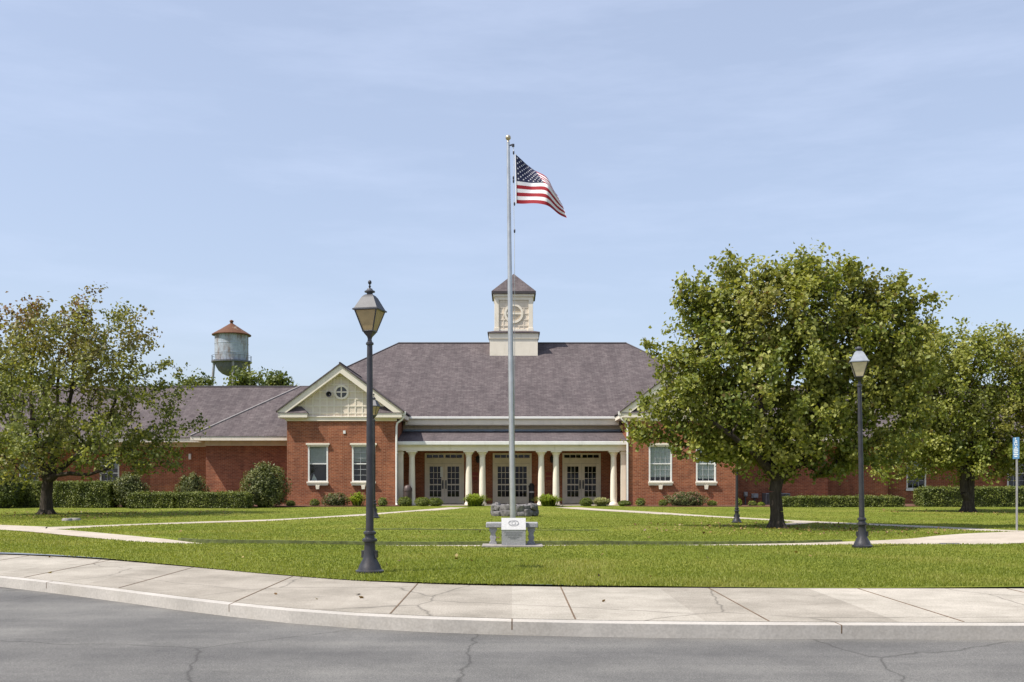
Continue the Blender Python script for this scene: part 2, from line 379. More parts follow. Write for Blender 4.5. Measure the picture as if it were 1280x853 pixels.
W_pole = walk_def([G(440, 660.6), G(460, 661.2), G(500, 662), G(600, 663.2), G(720, 662.8), G(775, 663.3)],
                  [.08, .15, .2, .22, .2, .08], [-.06, -.055, -.05, -.05, -.04, -.03])
W_spur = walk_def([G(972, 655.8), G(990, 654.6), G(1012, 652.2)], [.22, .3, .3], [-.022, -.022, -.022])
WALKS = [W_entry_left, W_entry_right, W_front, W_pole, W_spur]

PAVE_EDGE = spline([(-40, 24), (-20, 20.7), (-13, 18.9), (-9.04, 17.72), (-7.13, 16.83), (-5, 15.3), (-3.2, 13.9), (-1.5, 12.9), (1.0, 12.35), (6, 12.2), (14, 12.2), (40, 12.2)], 8)
pe = np.array(PAVE_EDGE)
def pave_y(x): return np.interp(x, pe[:, 0], pe[:, 1])
KERB_OFF = 3.6

BANK = .006
def lawn_z(x, y):
    z = .02 * np.sin(x * .31 + 1) * np.sin(y * .27) + .012 * np.sin(x * .9 + y * .6)
    fade = np.clip((y - 46) / 3, 0, 1); z = z * (1 - fade)
    for c, hw, hz in WALKS:
        d, t = poly_dist(x, y, c)
        L = np.concatenate([[0], np.cumsum([math.dist(a, b) for a, b in zip(c[:-1], c[1:])])])
        w = np.interp(t, L, hw); h = np.interp(t, L, hz)
        if c is W_front[0] or c is W_pole[0]:              # the turf stands a little proud on the far side of the sunk walks
            far = (y > np.interp(x, [q[0] for q in c], [q[1] for q in c])) & (x > c[0][0]) & (x < c[-1][0])
            z = np.where(far, z + BANK * np.clip((-h - .02) / .03, 0, 1) * np.clip(1 - (d - w) / 2.2, 0, 1), z)
        k = 1 - np.clip((d - w + .02) / .16, 0, 1)          # 1 on the walk, falls to 0 within 16 cm of its edge
        z = np.where(k > 0, z * (1 - k) + np.minimum(h - .03, -.045) * k, z)
    return z

def lawn():
    xs = np.concatenate([np.linspace(-400, -45, 14)[:-1], np.linspace(-45, -17, 60)[:-1], np.linspace(-17, 17, 300)[:-1], np.linspace(17, 45, 60)[:-1], np.linspace(45, 400, 14)])
    f = np.concatenate([np.linspace(0, 1, 430), 1 + np.linspace(0, 1, 20)[1:], 2 + np.linspace(0, 1, 20)[1:]])
    X = np.repeat(xs[:, None], len(f), 1); e = pave_y(xs)[:, None]
    F_ = f[None, :]; near = e + (49 - e) * np.clip(F_, 0, 1) ** 1.15
    Y = np.where(F_ <= 1, near, np.where(F_ <= 2, 49 + (F_ - 1) * 41, 90 + (F_ - 2) ** 2 * 500)); Z = lawn_z(X, Y)
    V = np.stack([X, Y, Z], -1).reshape(-1, 3); nx, ny = X.shape
    i = (np.arange(nx - 1)[:, None] * ny + np.arange(ny - 1)[None, :]).ravel()
    Fq = np.stack([i, i + ny, i + ny + 1, i + 1], 1)
    return tag(np_mesh('lawn', V, Fq, M['lawn'], smooth=True), kind='structure')
lawn()

def walk_mesh(name, W):
    c, hw, hz = W; b = MB(); n = len(c); v = []
    for i, (x, y) in enumerate(c):
        a = np.array(c[max(i - 1, 0)]); e = np.array(c[min(i + 1, n - 1)]); t = (e - a) / np.linalg.norm(e - a); nr = np.array((-t[1], t[0]))
        for s in (1, -1): v.append((x + nr[0] * hw[i] * s, y + nr[1] * hw[i] * s, hz[i]))
    f = [(2 * i, 2 * i + 1, 2 * i + 3, 2 * i + 2) for i in range(n - 1)]
    v2 = [(x, y, z - .14) for x, y, z in v]; o = len(v)
    f += [(2 * i + 1, 2 * i + 1 + o, 2 * i + 3 + o, 2 * i + 3) for i in range(n - 1)] + [(2 * i + 2, 2 * i + 2 + o, 2 * i + o, 2 * i) for i in range(n - 1)]
    b.add(v + v2, f); b.m = [0] * (n - 1) + [1] * (len(f) - n + 1); return tag(b.build(name, [M['walk'], M['soil']]), kind='structure')  # soil brown on the slab sides paints the shade under their edge
for i, (nm, W) in enumerate((('path', W_entry_left), ('path', W_entry_right), ('path', W_front), ('path', W_pole), ('path', W_spur))):
    o = walk_mesh(nm, W); o.location.z = i * .004
def shade_strip(W, h0, h1):  # dark strip along a sunk walk, standing in for the shade of its far edge
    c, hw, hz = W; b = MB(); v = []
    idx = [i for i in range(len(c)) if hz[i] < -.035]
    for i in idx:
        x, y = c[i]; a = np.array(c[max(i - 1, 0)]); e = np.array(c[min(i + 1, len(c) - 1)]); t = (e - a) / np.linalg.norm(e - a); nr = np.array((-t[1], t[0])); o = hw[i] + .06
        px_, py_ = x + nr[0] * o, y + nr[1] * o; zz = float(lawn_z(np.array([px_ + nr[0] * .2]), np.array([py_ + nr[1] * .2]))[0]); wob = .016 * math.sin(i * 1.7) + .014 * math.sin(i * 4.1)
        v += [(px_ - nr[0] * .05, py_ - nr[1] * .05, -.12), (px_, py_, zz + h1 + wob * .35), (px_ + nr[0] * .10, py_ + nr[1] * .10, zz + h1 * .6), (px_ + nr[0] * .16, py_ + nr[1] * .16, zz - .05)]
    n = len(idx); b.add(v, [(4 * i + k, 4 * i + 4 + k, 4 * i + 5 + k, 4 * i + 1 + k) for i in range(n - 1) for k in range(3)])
    tag(b.build('shade_strip', M['edgeshade']), kind='structure')
M['edgeshade'] = simple('painted_edge_shade', (.060, .072, .018), .95, 0, .5, 9, .6)  # dark green that paints the shadow line of the turf
shade_strip(W_front, 0, -.004); shade_strip(W_pole, 0, -.010)
# pavement along the street, kerb and carriageway
def strip(name, off0, off1, z0, mat, zb=None):
    b = MB(); xs = np.linspace(-60, 60, 161); v = []; f = []
    for x in xs:
        v += [(x, pave_y(x) - off0, z0), (x, pave_y(x) - off1, z0)]
    f = [(2 * i, 2 * i + 1, 2 * i + 3, 2 * i + 2) for i in range(len(xs) - 1)]
    if zb is not None:
        o = len(v); v += [(x, pave_y(x) - off1, zb) for x in xs]; f += [(2 * i + 1, o + i, o + i + 1, 2 * i + 3) for i in range(len(xs) - 1)]
    b.add(v, f); return tag(b.build(name, mat), kind='structure')
strip('pavement', -.25, 2.9, -.02, M['pavement'], -.10)
strip('kerb', 2.91, 3.1, -.024, M['kerb'], -.16)
strip('road', 3.09, 40, -.15, M['asphalt'])
jb = MB()
for x in np.arange(-30, 31, 1.8):
    y = pave_y(x); jb.box(x - .008, x + .008, y - 2.88, y - .02, -.03, -.0165)
for x in np.arange(-30, 31, 3.0):
    y = pave_y(x); jb.box(x - .006, x + .006, y - 3.101, y - 2.905, -.10, -.0225)
tag(jb.build('pavement_joints', M['soil']), kind='structure')

# grass blades
def grass():
    n = 430000; u = rng.uniform(0, 1, n) ** 1.15; y = 12.3 * (47.5 / 12.3) ** u; x = rng.uniform(-.74, .74, n) * y
    keep = y > pave_y(x) - .025 + .05 * np.sin(x * 5.3) * np.sin(x * 1.7 + 1)
    for c, hw, hz in WALKS:
        d, t = poly_dist(x, y, c); L = np.concatenate([[0], np.cumsum([math.dist(a, b) for a, b in zip(c[:-1], c[1:])])])
        keep &= d > np.interp(t, L, hw) + .01 + .05 * np.sin(x * 4.1) * np.sin(y * 3.3)
    keep &= ~((abs(x - .04) < .56) & (abs(y - 19.9) < .36))
    x, y = x[keep], y[keep]; n = len(x); z = lawn_z(x, y)
    patch = np.array([mnoise.noise((a * .5, b * .5, 3)) for a, b in zip(x, y)])
    h = rng.uniform(.018, .042, n) * np.clip(1.25 - y / 60, .5, 1) * (1 + .3 * patch); w = rng.uniform(.006, .011, n) * np.clip(y / 16, 1, 2)
    an = rng.uniform(0, 2 * math.pi, n); le = rng.uniform(.1, .9, n) * h; la = rng.uniform(0, 2 * math.pi, n)
    a = np.stack([x - np.cos(an) * w, y - np.sin(an) * w, z - .005], 1); b = np.stack([x + np.cos(an) * w, y + np.sin(an) * w, z - .005], 1)
    t = np.stack([x + np.cos(la) * le, y + np.sin(la) * le, z + h], 1)
    V = np.stack([a, b, t], 1).reshape(-1, 3); F = np.arange(n * 3).reshape(-1, 3)
    tint = np.clip(.48 + .5 * patch + rng.normal(0, .11, n), 0, 1)
    tag(np_mesh('grass', V, F, M['blade'], {'tint': tint}), 'short mown green grass blades covering the lawn', 'grass', kind='stuff')
grass()

def fallen_leaves():
    C = []
    for (bx, by, r, k) in ((7.5, 26.8, 4.5, 420), (-15.5, 37.5, 5.5, 380), (19, 40, 5, 260), (0, 22, 11, 40), (-2, 13.6, 5, 14)):
        a = rng.uniform(0, 6.283, k); q = r * rng.uniform(0, 1, k) ** .6; C.append(np.stack([bx + q * np.cos(a), by + q * np.sin(a) * .8], 1))
    C = np.concatenate(C); C = C[C[:, 1] > pave_y(C[:, 0]) - 2.5]; z = np.where(C[:, 1] > pave_y(C[:, 0]), lawn_z(C[:, 0], C[:, 1]) + .03, -.012)
    V, F = leaf_geo(np.stack([C[:, 0], C[:, 1], z], 1), .075, 2.5, None, .8, .25); m = len(C)
    tag(np_mesh('fallen_leaves', V, F, M['leaf_fallen'], {'tint': rep2(rng.uniform(0, 1, m)), 'autumn': np.zeros(len(F))}), 'scattered dry fallen leaves lying on the lawn below the trees', 'leaves', kind='stuff')
M['leaf_fallen'] = leaf_mat('dry_leaf', [(0, (.10, .055, .025)), (.5, (.22, .135, .05)), (1, (.34, .27, .09))], None, .15)
fallen_leaves()

# mulch beds along the facade
def bed(pts):
    b = MB(); n = len(pts); top = [(x, y, .035) for x, y in pts]; bot = [(x, y, -.05) for x, y in pts]
    b.add(top + bot, [tuple(range(n))] + [(i, i + n, (i + 1) % n + n, (i + 1) % n) for i in range(n)])
    return tag(b.build('mulch_bed', M['mulch']), kind='structure')
bed([(-24, 49.2), (-17, 48.0), (-13, 47.6), (-8, 48.4), (-5.5, 48.9), (-5.5, 49.96), (-11.1, 49.96), (-11.1, 52.4), (-15.9, 52.4), (-24, 54)])
bed([(5.5, 48.9), (8, 48.4), (11.5, 48.3), (16, 47.9), (21, 48.6), (30, 48.4), (30, 54), (16.4, 52.4), (11.3, 52.4), (11.3, 49.96), (5.5, 49.96)])

# ------------------------------------------------------------------ the brick building
ORG = (0, 50, 0)
BLD = empty('civic_building', ORG, 'long red brick civic building with grey shingle roofs, twin gables, columned porch and rooftop cupola', 'building')
def part(b, name, mat, parent=None, **kw): return b.build(name, mat, parent or BLD, org=ORG, **kw)

def wall_open(b, x0, x1, z0, z1, y, openings, depth=.14):
    """front face at y with reveals round rectangular openings (x0,x1,z0,z1)"""
    xs = sorted({x0, x1, *[v for o in openings for v in o[:2]]}); zs = sorted({z0, z1, *[v for o in openings for v in o[2:]]})
    for a, c in zip(xs[:-1], xs[1:]):
        for e, g in zip(zs[:-1], zs[1:]):
            mx, mz = (a + c) / 2, (e + g) / 2
            if any(o[0] < mx < o[1] and o[2] < mz < o[3] for o in openings): continue
            b.quad((a, y, e), (c, y, e), (c, y, g), (a, y, g))
    for (a, c, e, g) in openings:
        Y = y + depth
        b.quad((a, y, e), (a, y, g), (a, Y, g), (a, Y, e)); b.quad((c, y, g), (c, y, e), (c, Y, e), (c, Y, g))
        b.quad((a, y, g), (c, y, g), (c, Y, g), (a, Y, g)); b.quad((c, y, e), (a, y, e), (a, Y, e), (c, Y, e))

def window(x0, x1, z0, z1, y, blind=.5, grid=(3, 4), cap=True, shade='blind', tri=False):
    """a sash window set into its opening: the pane is the part, the rest hangs under it"""
    b = MB(); b.quad((x0, y + .10, z0), (x1, y + .10, z0), (x1, y + .10, z1), (x0, y + .10, z1))
    w = part(b, 'window', M['glass'])
    f = MB(); t = .075
    f.box(x0, x0 + t, y - .012, y + .13, z0, z1); f.box(x1 - t, x1, y - .012, y + .13, z0, z1)
    f.box(x0 + t, x1 - t, y - .010, y + .13, z1 - t, z1); f.box(x0 + t, x1 - t, y - .010, y + .13, z0, z0 + t)
    zm = (z0 + z1) / 2; f.box(x0 + t, x1 - t, y + .055, y + .128, zm - .028, zm + .028)
    part(f, 'window_frame', M['white'], w)
    if grid:
        g = MB(); nx, nz = grid
        for k in range(1, nx): xx = x0 + t + (x1 - x0 - 2 * t) * k / nx; g.box(xx - .009, xx + .009, y + .075, y + .112, z0 + t, z1 - t)
        for k in range(1, nz):
            zz = z0 + t + (z1 - z0 - 2 * t) * k / nz
            if abs(zz - zm) > .05: g.box(x0 + t, x1 - t, y + .078, y + .109, zz - .009, zz + .009)
        part(g, 'muntins', M['muntin'], w)
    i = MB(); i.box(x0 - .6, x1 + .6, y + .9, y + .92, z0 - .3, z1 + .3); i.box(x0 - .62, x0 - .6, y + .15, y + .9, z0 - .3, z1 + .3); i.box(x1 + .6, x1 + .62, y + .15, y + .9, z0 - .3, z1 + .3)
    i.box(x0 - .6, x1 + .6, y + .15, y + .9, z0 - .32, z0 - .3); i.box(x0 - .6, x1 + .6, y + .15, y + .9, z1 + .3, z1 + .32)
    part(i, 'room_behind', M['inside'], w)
    if blind:
        k = MB(); zb = z1 - (z1 - z0) * blind; ns = 26 if shade == 'blind' else 14
        for q in range(ns):
            if shade == 'blind':
                za = zb + (z1 - zb) * q / ns; h = (z1 - zb) / ns
                k.quad((x0 + .05, y + .170, za + .004), (x1 - .05, y + .170, za + .004), (x1 - .05, y + .195, za + h), (x0 + .05, y + .195, za + h))
            else:
                xa = x0 + .05 + (x1 - x0 - .1) * q / ns; xb = x0 + .05 + (x1 - x0 - .1) * (q + 1) / ns; dd = .03 * (q % 2)
                k.quad((xa, y + .17 + dd, zb), (xb, y + .20 - dd, zb), (xb, y + .20 - dd, z1), (xa, y + .17 + dd, z1))
        part(k, 'blind' if shade == 'blind' else 'curtain', M[shade], w)
    if tri:
        k = MB(); k.add([(x0 + .12, y + .25, z0 + .07), (x0 + .42, y + .25, z0 + .07), (x0 + .24, y + .25, z0 + .42), (x0 + .27, y + .33, z0 + .07)], [(0, 1, 2), (1, 3, 2), (3, 0, 2)])
        part(k, 'folded_paper', M['curtain'], w)
    if cap:
        c = MB(); c.box(x0 - .09, x1 + .09, y - .10, y - .002, z1 + .012, z1 + .10); c.box(x0 - .04, x1 + .04, y - .06, y - .002, z1 - .06, z1 + .012)
        part(c, 'lintel', M['cream'], w, bevel=.008)
        s = MB(); s.box(x0 - .01, x1 + .01, y - .10, y - .014, z0 - .16, z0 + .02); s.box(x0 - .05, x1 + .05, y - .13, y - .10, z0 - .06, z0 + .03)
        part(s, 'sill', M['cream'], w, bevel=.008)
        q = MB(); xm = (x0 + x1) / 2; q.prism([(xm - .07, z0 - .35), (xm + .07, z0 - .35), (xm + .10, z0 - .162), (xm - .10, z0 - .162)], y - .14, y - .002)
        part(q, 'sill_bracket', M['cream'], w, bevel=.006)
    else:
        s = MB(); s.box(x0 - .05, x1 + .05, y - .08, y - .013, z0 - .09, z0 + .01); part(s, 'sill', M['white'], w)
    return w

WY, IN, OUT = 50.0, 5.80, 11.20
def wing(s):
    """gabled pavilion; s=-1 left, +1 right"""
    xa, xb = (-OUT, -IN) if s < 0 else (IN, OUT); xm = (xa + xb) / 2
    def sx(px):                                  # photo columns of the left pavilion, mirrored for the right one
        X = (px - 641) * WY / FPX; return X if s < 0 else -X
    wins = [tuple(sorted((sx(386), sx(411)))) + (1.18, 3.02), tuple(sorted((sx(441), sx(470)))) + (1.18, 3.02)]
    b = MB(); wall_open(b, xa, xb, -.1, 4.22, WY, wins)
    for X, dr in ((xa, 1), (xb, -1)):
        q = [(X, WY, -.1), (X, 57, -.1), (X, 57, 4.6), (X, WY, 4.22)]; b.quad(*(q if dr < 0 else q[::-1]))
    part(b, 'wall', M['brick'])
    if s < 0:
        window(*wins[0], WY, .52, None, tri=True); window(*wins[1], WY, .45, (3, 6))
    else:
        window(*wins[0], WY, .9, (3, 6), shade='curtain'); window(*wins[1], WY, .86, (4, 6), shade='curtain')
    # frieze and ledge
    b = MB(); b.box(xa - .06, xb + .06, WY - .07, WY + .2, 4.222, 4.40); b.box(xa - .09, xb + .09, WY - .11, WY + .2, 4.40, 4.46)
    part(b, 'frieze', M['cream'], bevel=.01)
    slope = .745; hw = 3.10; zt = 6.99; ze = zt - slope * hw
    b = MB(); t0 = hw - .35; b.prism([(xm - t0, 4.46), (xm + t0, 4.46), (xm, zt - .25)], WY + .02, WY + .12)
    gb = part(b, 'gable', M['cream_board'])
    # battens of the panelled tympanum
    b = MB()
    def zin(x): return zt - .44 - slope * abs(x - xm)
    for k in range(-7, 8):
        x = xm + k * .352
        if zin(x) > 4.55: b.box(x - .03, x + .03, WY - .004, WY + .02, 4.46, zin(x) + .05)
    for z in np.arange(4.62, 6.4, .352):
        h = (zt - .44 - z) / slope
        if h > .1: b.box(xm - h, xm + h, WY - .008, WY + .018, z - .028, z + .028)
    part(b, 'batten', M['cream'], gb)
    # raking cornice
    b = MB(); th = .40; e = .10
    for q in (-1, 1):
        poly = [(xm, zt - th), (xm, zt), (xm + q * hw, ze), (xm + q * hw, ze - .06), (xm + q * (hw - (th - .06) / slope * .98), ze - .06)]
        if q > 0: poly = poly[::-1]
        b.prism(poly, 49.64, 50.06)
    part(b, 'rake_board', M['cream'])
    b = MB()
    for q in (-1, 1):
        pts = [(xm, 49.58, zt + .07), (xm + q * (hw + .06), 49.58, ze + .07 - .06 * slope), (xm + q * (hw + .06), 55.2, ze + .07 - .06 * slope), (xm, 57.6, zt + .07)]
        if q < 0: pts = pts[::-1]
        b.slab(pts, .075)
    rf = part(b, 'roof', M['shingle'])
    b = MB(); b.tube([(xm, 49.58, zt + .085), (xm, 57.5, zt + .085)], .05, 6); part(b, 'ridge_cap', M['darktrim'], rf)
    # cornice returns with their little hipped tops
    for q in (-1, 1):
        x0, x1 = sorted((xm + q * 3.06, xm + q * 1.62)); b = MB()
        b.box(x0, x1, 49.64, 49.93, 4.38, 4.60); b.box(x0 + .06, x1 - .06, 49.68, 49.93, 4.34, 4.38)
        r = part(b, 'cornice_return', M['cream'], bevel=.012)
        b = MB(); pts = [(x0 - .02, 49.61, 4.602), (x1 + .02, 49.61, 4.602), (x1 + .02, 50.0, 4.602), (x0 - .02, 50.0, 4.602)]
        xi = xm + q * 2.35
        top = [(xi - .35, 50.02, 4.98), (xi + .35, 50.02, 4.98)]
        b.add(pts + top, [(0, 1, 5, 4), (1, 2, 5), (3, 0, 4), (2, 3, 4, 5), (3, 2, 1, 0)]); part(b, 'return_roof', M['shingle'], r)
    # eave fascia on both long sides
    for q in (-1, 1):
        b = MB(); X = xm + q * hw; b.box(min(X, X - q * .42), max(X, X - q * .42), 50.07, 55, ze - .30, ze - .09); part(b, 'side_eave', M['cream'])
    # round window with its ring and the small horn speaker
    c = (xm + .02, 0, PZ(490.6, 50)); b = MB(); N = 28
    for k in range(N):
        a, a2 = 2 * math.pi * k / N, 2 * math.pi * (k + 1) / N
        pt = lambda r, an, y: (c[0] + r * math.cos(an), y, c[2] + r * math.sin(an))
        b.quad(pt(.27, a, 49.94), pt(.37, a, 49.94), pt(.37, a2, 49.94), pt(.27, a2, 49.94)); b.quad(pt(.37, a, 49.94), pt(.37, a, 50.02), pt(.37, a2, 50.02), pt(.37, a2, 49.94)); b.quad(pt(.27, a, 50.015), pt(.27, a, 49.94), pt(.27, a2, 49.94), pt(.27, a2, 50.015))
    b.box(c[0] - .022, c[0] + .022, 49.955, 50.0, c[2] - .27, c[2] + .27); b.box(c[0] - .27, c[0] + .27, 49.957, 49.998, c[2] - .022, c[2] + .022)
    b2 = MB(); b2.add([(c[0] + .275 * math.cos(2 * math.pi * k / N), 50.005, c[2] + .275 * math.sin(2 * math.pi * k / N)) for k in range(N)], [tuple(range(N))])
    rw = part(b2, 'round_window', M['glassdark'], gb); 
    ring = part(b, 'round_window_ring', M['cream'], gb)
    if s < 0:
        b = MB(); x = xm - .57; z = PZ(493.5, 50)
        prof = [(.04, 0), (.06, .1), (.14, .25), (.145, .27), (.12, .27), (.03, .12)]
        for i in range(len(prof) - 1):
            for k in range(14):
                a, a2 = 2 * math.pi * k / 14, 2 * math.pi * (k + 1) / 14; (r0, h0), (r1, h1) = prof[i], prof[i + 1]
                b.quad((x + r0 * math.cos(a), 50.0 - h0, z + r0 * math.sin(a)), (x + r0 * math.cos(a2), 50.0 - h0, z + r0 * math.sin(a2)), (x + r1 * math.cos(a2), 50.0 - h1, z + r1 * math.sin(a2)), (x + r1 * math.cos(a), 50.0 - h1, z + r1 * math.sin(a)))
        part(b, 'horn_speaker', M['iron'], gb)
        b = MB(); b.box(xm + .1, xm + .22, 49.96, 50, 3.6, 3.75); part(b, 'outside_light_stub', M['white'])
    # downspout by the porch
    b = MB(); xi = xm - s * (hw + .02); xp = (xb + .10) if s < 0 else (xa - .10); k = -s
    xw = (IN - .06) * (1 if s > 0 else -1)
    b.tube([(xi, 49.95, 4.62), (xi, 49.9, 4.45), (xi - k * .08, 49.9, 4.30), (xw + k * .04, 49.93, 4.12), (xw, 49.93, 3.95), (xw, 49.93, .12), (xw + k * .03, 49.75, .03)], [.075, .06, .05, .05, .05, .05, .05], 8)
    b.box(xi - .10, xi + .10, 49.82, 50.02, 4.52, 4.70)
    part(b, 'downspout', M['white'], smooth=True)
M['glassdark'] = simple('dark_attic_glass', (.045, .045, .045), .12, 0, .1, 2, 0, .5)
wing(-1); wing(1)

# main block: wall above the porch, hipped roof, gutter
b = MB(); b.box(-5.8, 5.8, 53.4, 53.6, 3.6, 4.45); part(b, 'clapboard_band', M['cream_board'])
b = MB()
for k in range(5): b.quad((-5.79, 53.40 - .0, 3.86 + k * .12), (5.79, 53.40, 3.86 + k * .12), (5.79, 53.37, 3.86 + k * .12), (-5.79, 53.37, 3.86 + k * .12)); b.quad((-5.79, 53.37, 3.86 + k * .12), (5.79, 53.37, 3.86 + k * .12), (5.79, 53.395, 3.975 + k * .12), (-5.79, 53.395, 3.975 + k * .12))
part(b, 'clapboard_laps', M['cream_board'])
b = MB(); b.box(-5.6, 5.6, 52.72, 53.38, 4.17, 4.21); b.box(-5.6, 5.6, 52.70, 52.76, 4.21, 4.50); part(b, 'fascia', M['cream'])
b = MB(); b.box(-5.62, 5.62, 52.57, 52.69, 4.49, 4.61); part(b, 'gutter', M['white'], bevel=.02)
ML, MR = (-6.8, 60.1, 9.46), (6.84, 60.1, 9.46)
e = .65
b = MB(); b.quad((-8.5, 52.62, 4.60), (8.5, 52.62, 4.60), (10.8, 56.1, 6.86), MR, ML, (-10.8, 56.1, 6.86))
b.quad((-10.8, 56.1, 6.86), ML, (-14.2, 67.5, 4.65), (-14.2, 57.4, 4.65)); b.quad((10.8, 56.1, 6.86), (14.2, 57.4, 4.65), (14.2, 67.5, 4.65), MR)
b.quad(ML, MR, (14.2, 67.5, 4.65), (-14.2, 67.5, 4.65))
rf = part(b, 'roof', M['shingle'])
b = MB(); b.tube([ML, MR], .07, 6); 
for q, p0 in ((-1, ML), (1, MR)): b.tube([p0, (q * 10.85, 56.05, 6.83)], .05, 6)
part(b, 'ridge_cap', M['darktrim'], rf)

# porch
PD = 50.8
b = MB(); b.box(-5.78, 5.78, 50.35, 53.7, -.12, .03); part(b, 'porch_floor', M['walk'])
b = MB(); b.quad((-5.79, 50.40, 3.24), (5.79, 50.40, 3.24), (5.79, 53.40, 3.90), (-5.79, 53.40, 3.90)); b.quad((-5.79, 50.40, 3.20), (-5.79, 53.40, 3.86), (5.79, 53.40, 3.86), (5.79, 50.40, 3.20))
part(b, 'porch_roof', M['shingle'])
b = MB(); b.quad((-5.78, 53.36, 3.897), (5.78, 53.36, 3.897), (5.78, 53.36, 3.975), (-5.78, 53.36, 3.975)); b.quad((-5.78, 53.16, 3.853), (5.78, 53.16, 3.853), (5.78, 53.36, 3.899), (-5.78, 53.36, 3.899)); part(b, 'roof_flashing', M['flash'])
b = MB(); b.box(-5.76, 5.76, 50.34, 50.46, 3.05, 3.23); part(b, 'porch_gutter', M['white'], bevel=.02)
b = MB(); b.box(-5.78, 5.78, 50.52, 51.08, 2.76, 3.04); b.box(-5.78, 5.78, 50.46, 51.14, 2.98, 3.045); part(b, 'entablature', M['cream'], bevel=.008)
b = MB(); b.box(-5.78, 5.78, 51.15, 53.55, 2.90, 2.94); part(b, 'porch_ceiling', M['cream_board'])
def column(x):
    b = MB(); b.lathe([(.215, .03), (.215, .10), (.195, .14), (.172, .17), (.168, .4), (.166, .9), (.142, 2.35), (.138, 2.46), (.165, 2.49), (.145, 2.52), (.18, 2.58), (.225, 2.67), (.235, 2.69)], (x, PD, 0), 20)
    c = part(b, 'column', M['cream'], smooth=True)
    q = MB(); q.box(x - .27, x + .27, PD - .27, PD + .27, 2.692, 2.755); part(q, 'abacus', M['cream'], c)
for px in (515, 586, 603, 676.5, 695, 767): column(PX(px, PD))
for s in (-1, 1):
    x = s * 5.62; b = MB(); b.box(x - .13, x + .13, PD - .16, PD + .16, .03, 2.755); b.box(x - .16, x + .16, PD - .19, PD + .19, 2.60, 2.70); part(b, 'pilaster', M['cream'], bevel=.01)
# porch back wall and doors
DY = 53.55
def door_px(x0, x1): return PX(x0, DY), PX(x1, DY)
DO = [door_px(531, 580), door_px(616, 664.5), door_px(703, 751)]
b = MB(); wall_open(b, -5.8, 5.8, .0, 3.6, DY, [(a, c, .03, 2.72) for a, c in DO], .3); part(b, 'porch_wall', M['brick'])
def door_pair(x0, x1):
    b = MB(); t = .10; z1 = 2.72
    b.box(x0, x0 + t, DY - .03, DY + .12, .03, z1); b.box(x1 - t, x1, DY - .03, DY + .12, .03, z1)
    b.box(x0 + t, x1 - t, DY - .028, DY + .12, z1 - .07, z1); b.box(x0 + t, x1 - t, DY - .028, DY + .12, 2.18, 2.46)
    root = part(b, 'double_door', M['cream_board'])
    b = MB(); b.box(x0 + t, x1 - t, DY + .06, DY + .07, 2.46, z1 - .07); part(b, 'transom_pane', M['doorglass'], root)
    b = MB()
    for k in range(1, 6):
        xx = x0 + t + (x1 - x0 - 2 * t) * k / 6; wv = .05 if k == 3 else .015; b.box(xx - wv, xx + wv, DY + .03, DY + .09, 2.46, z1 - .07)
    b.box(x0 + t, x1 - t, DY + .032, DY + .088, 2.46, 2.475); b.box(x0 + t, x1 - t, DY + .032, DY + .088, z1 - .085, z1 - .07)
    part(b, 'transom_bars', M['cream_board'], root)
    xm = (x0 + x1) / 2
    for a, c, hs in ((x0 + t, xm - .004, 1), (xm + .004, x1 - t, -1)):
        b = MB(); st = .16; y0, y1 = DY + .0, DY + .05
        b.box(a, a + st, y0, y1, .04, 2.17); b.box(c - st, c, y0, y1, .04, 2.17); b.box(a + st, c - st, y0, y1, .04, .40); b.box(a + st, c - st, y0, y1, 2.01, 2.17)
        wx = (c - a - 2 * st)
        for k in (1, 2): xx = a + st + wx * k / 3; b.box(xx - .012, xx + .012, y0 + .005, y1 - .005, .40, 2.01)
        for k in range(1, 5):
            zz = .40 + 1.61 * k / 5; hh = .035 if k == 2 else .012; b.box(a + st, c - st, y0 + .008, y1 - .008, zz - hh, zz + hh)
        part(b, 'door_leaf', M['cream_board'], root)
        b = MB(); b.box(a + st, c - st, y0 + .018, y0 + .03, .40, 2.01); part(b, 'door_pane', M['doorglass'], root)
        hx = c - .08 if hs > 0 else a + .08
        b = MB(); b.tube([(hx, y0 - .0, .92), (hx, y0 - .06, .94), (hx, y0 - .06, 1.2), (hx, y0, 1.22)], .014, 6); b.box(hx - .04, hx + .04, y0 - .012, y0, .82, 1.28); part(b, 'door_handle', M['iron'], root)
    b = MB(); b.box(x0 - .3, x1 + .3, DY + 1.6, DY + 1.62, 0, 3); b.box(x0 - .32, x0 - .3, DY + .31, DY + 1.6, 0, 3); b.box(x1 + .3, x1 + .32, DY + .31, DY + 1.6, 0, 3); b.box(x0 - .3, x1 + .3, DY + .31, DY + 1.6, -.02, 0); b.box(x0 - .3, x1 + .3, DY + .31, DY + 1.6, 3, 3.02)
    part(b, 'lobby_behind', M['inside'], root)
    return root
for i, (a, c) in enumerate(DO):
    r = door_pair(a, c)
    if i == 0:
        b = MB(); b.box((a + c) / 2 - .22, (a + c) / 2 - .08, DY - .012, DY - .002, 1.45, 1.98); part(b, 'paper_notice', M['white'], r)

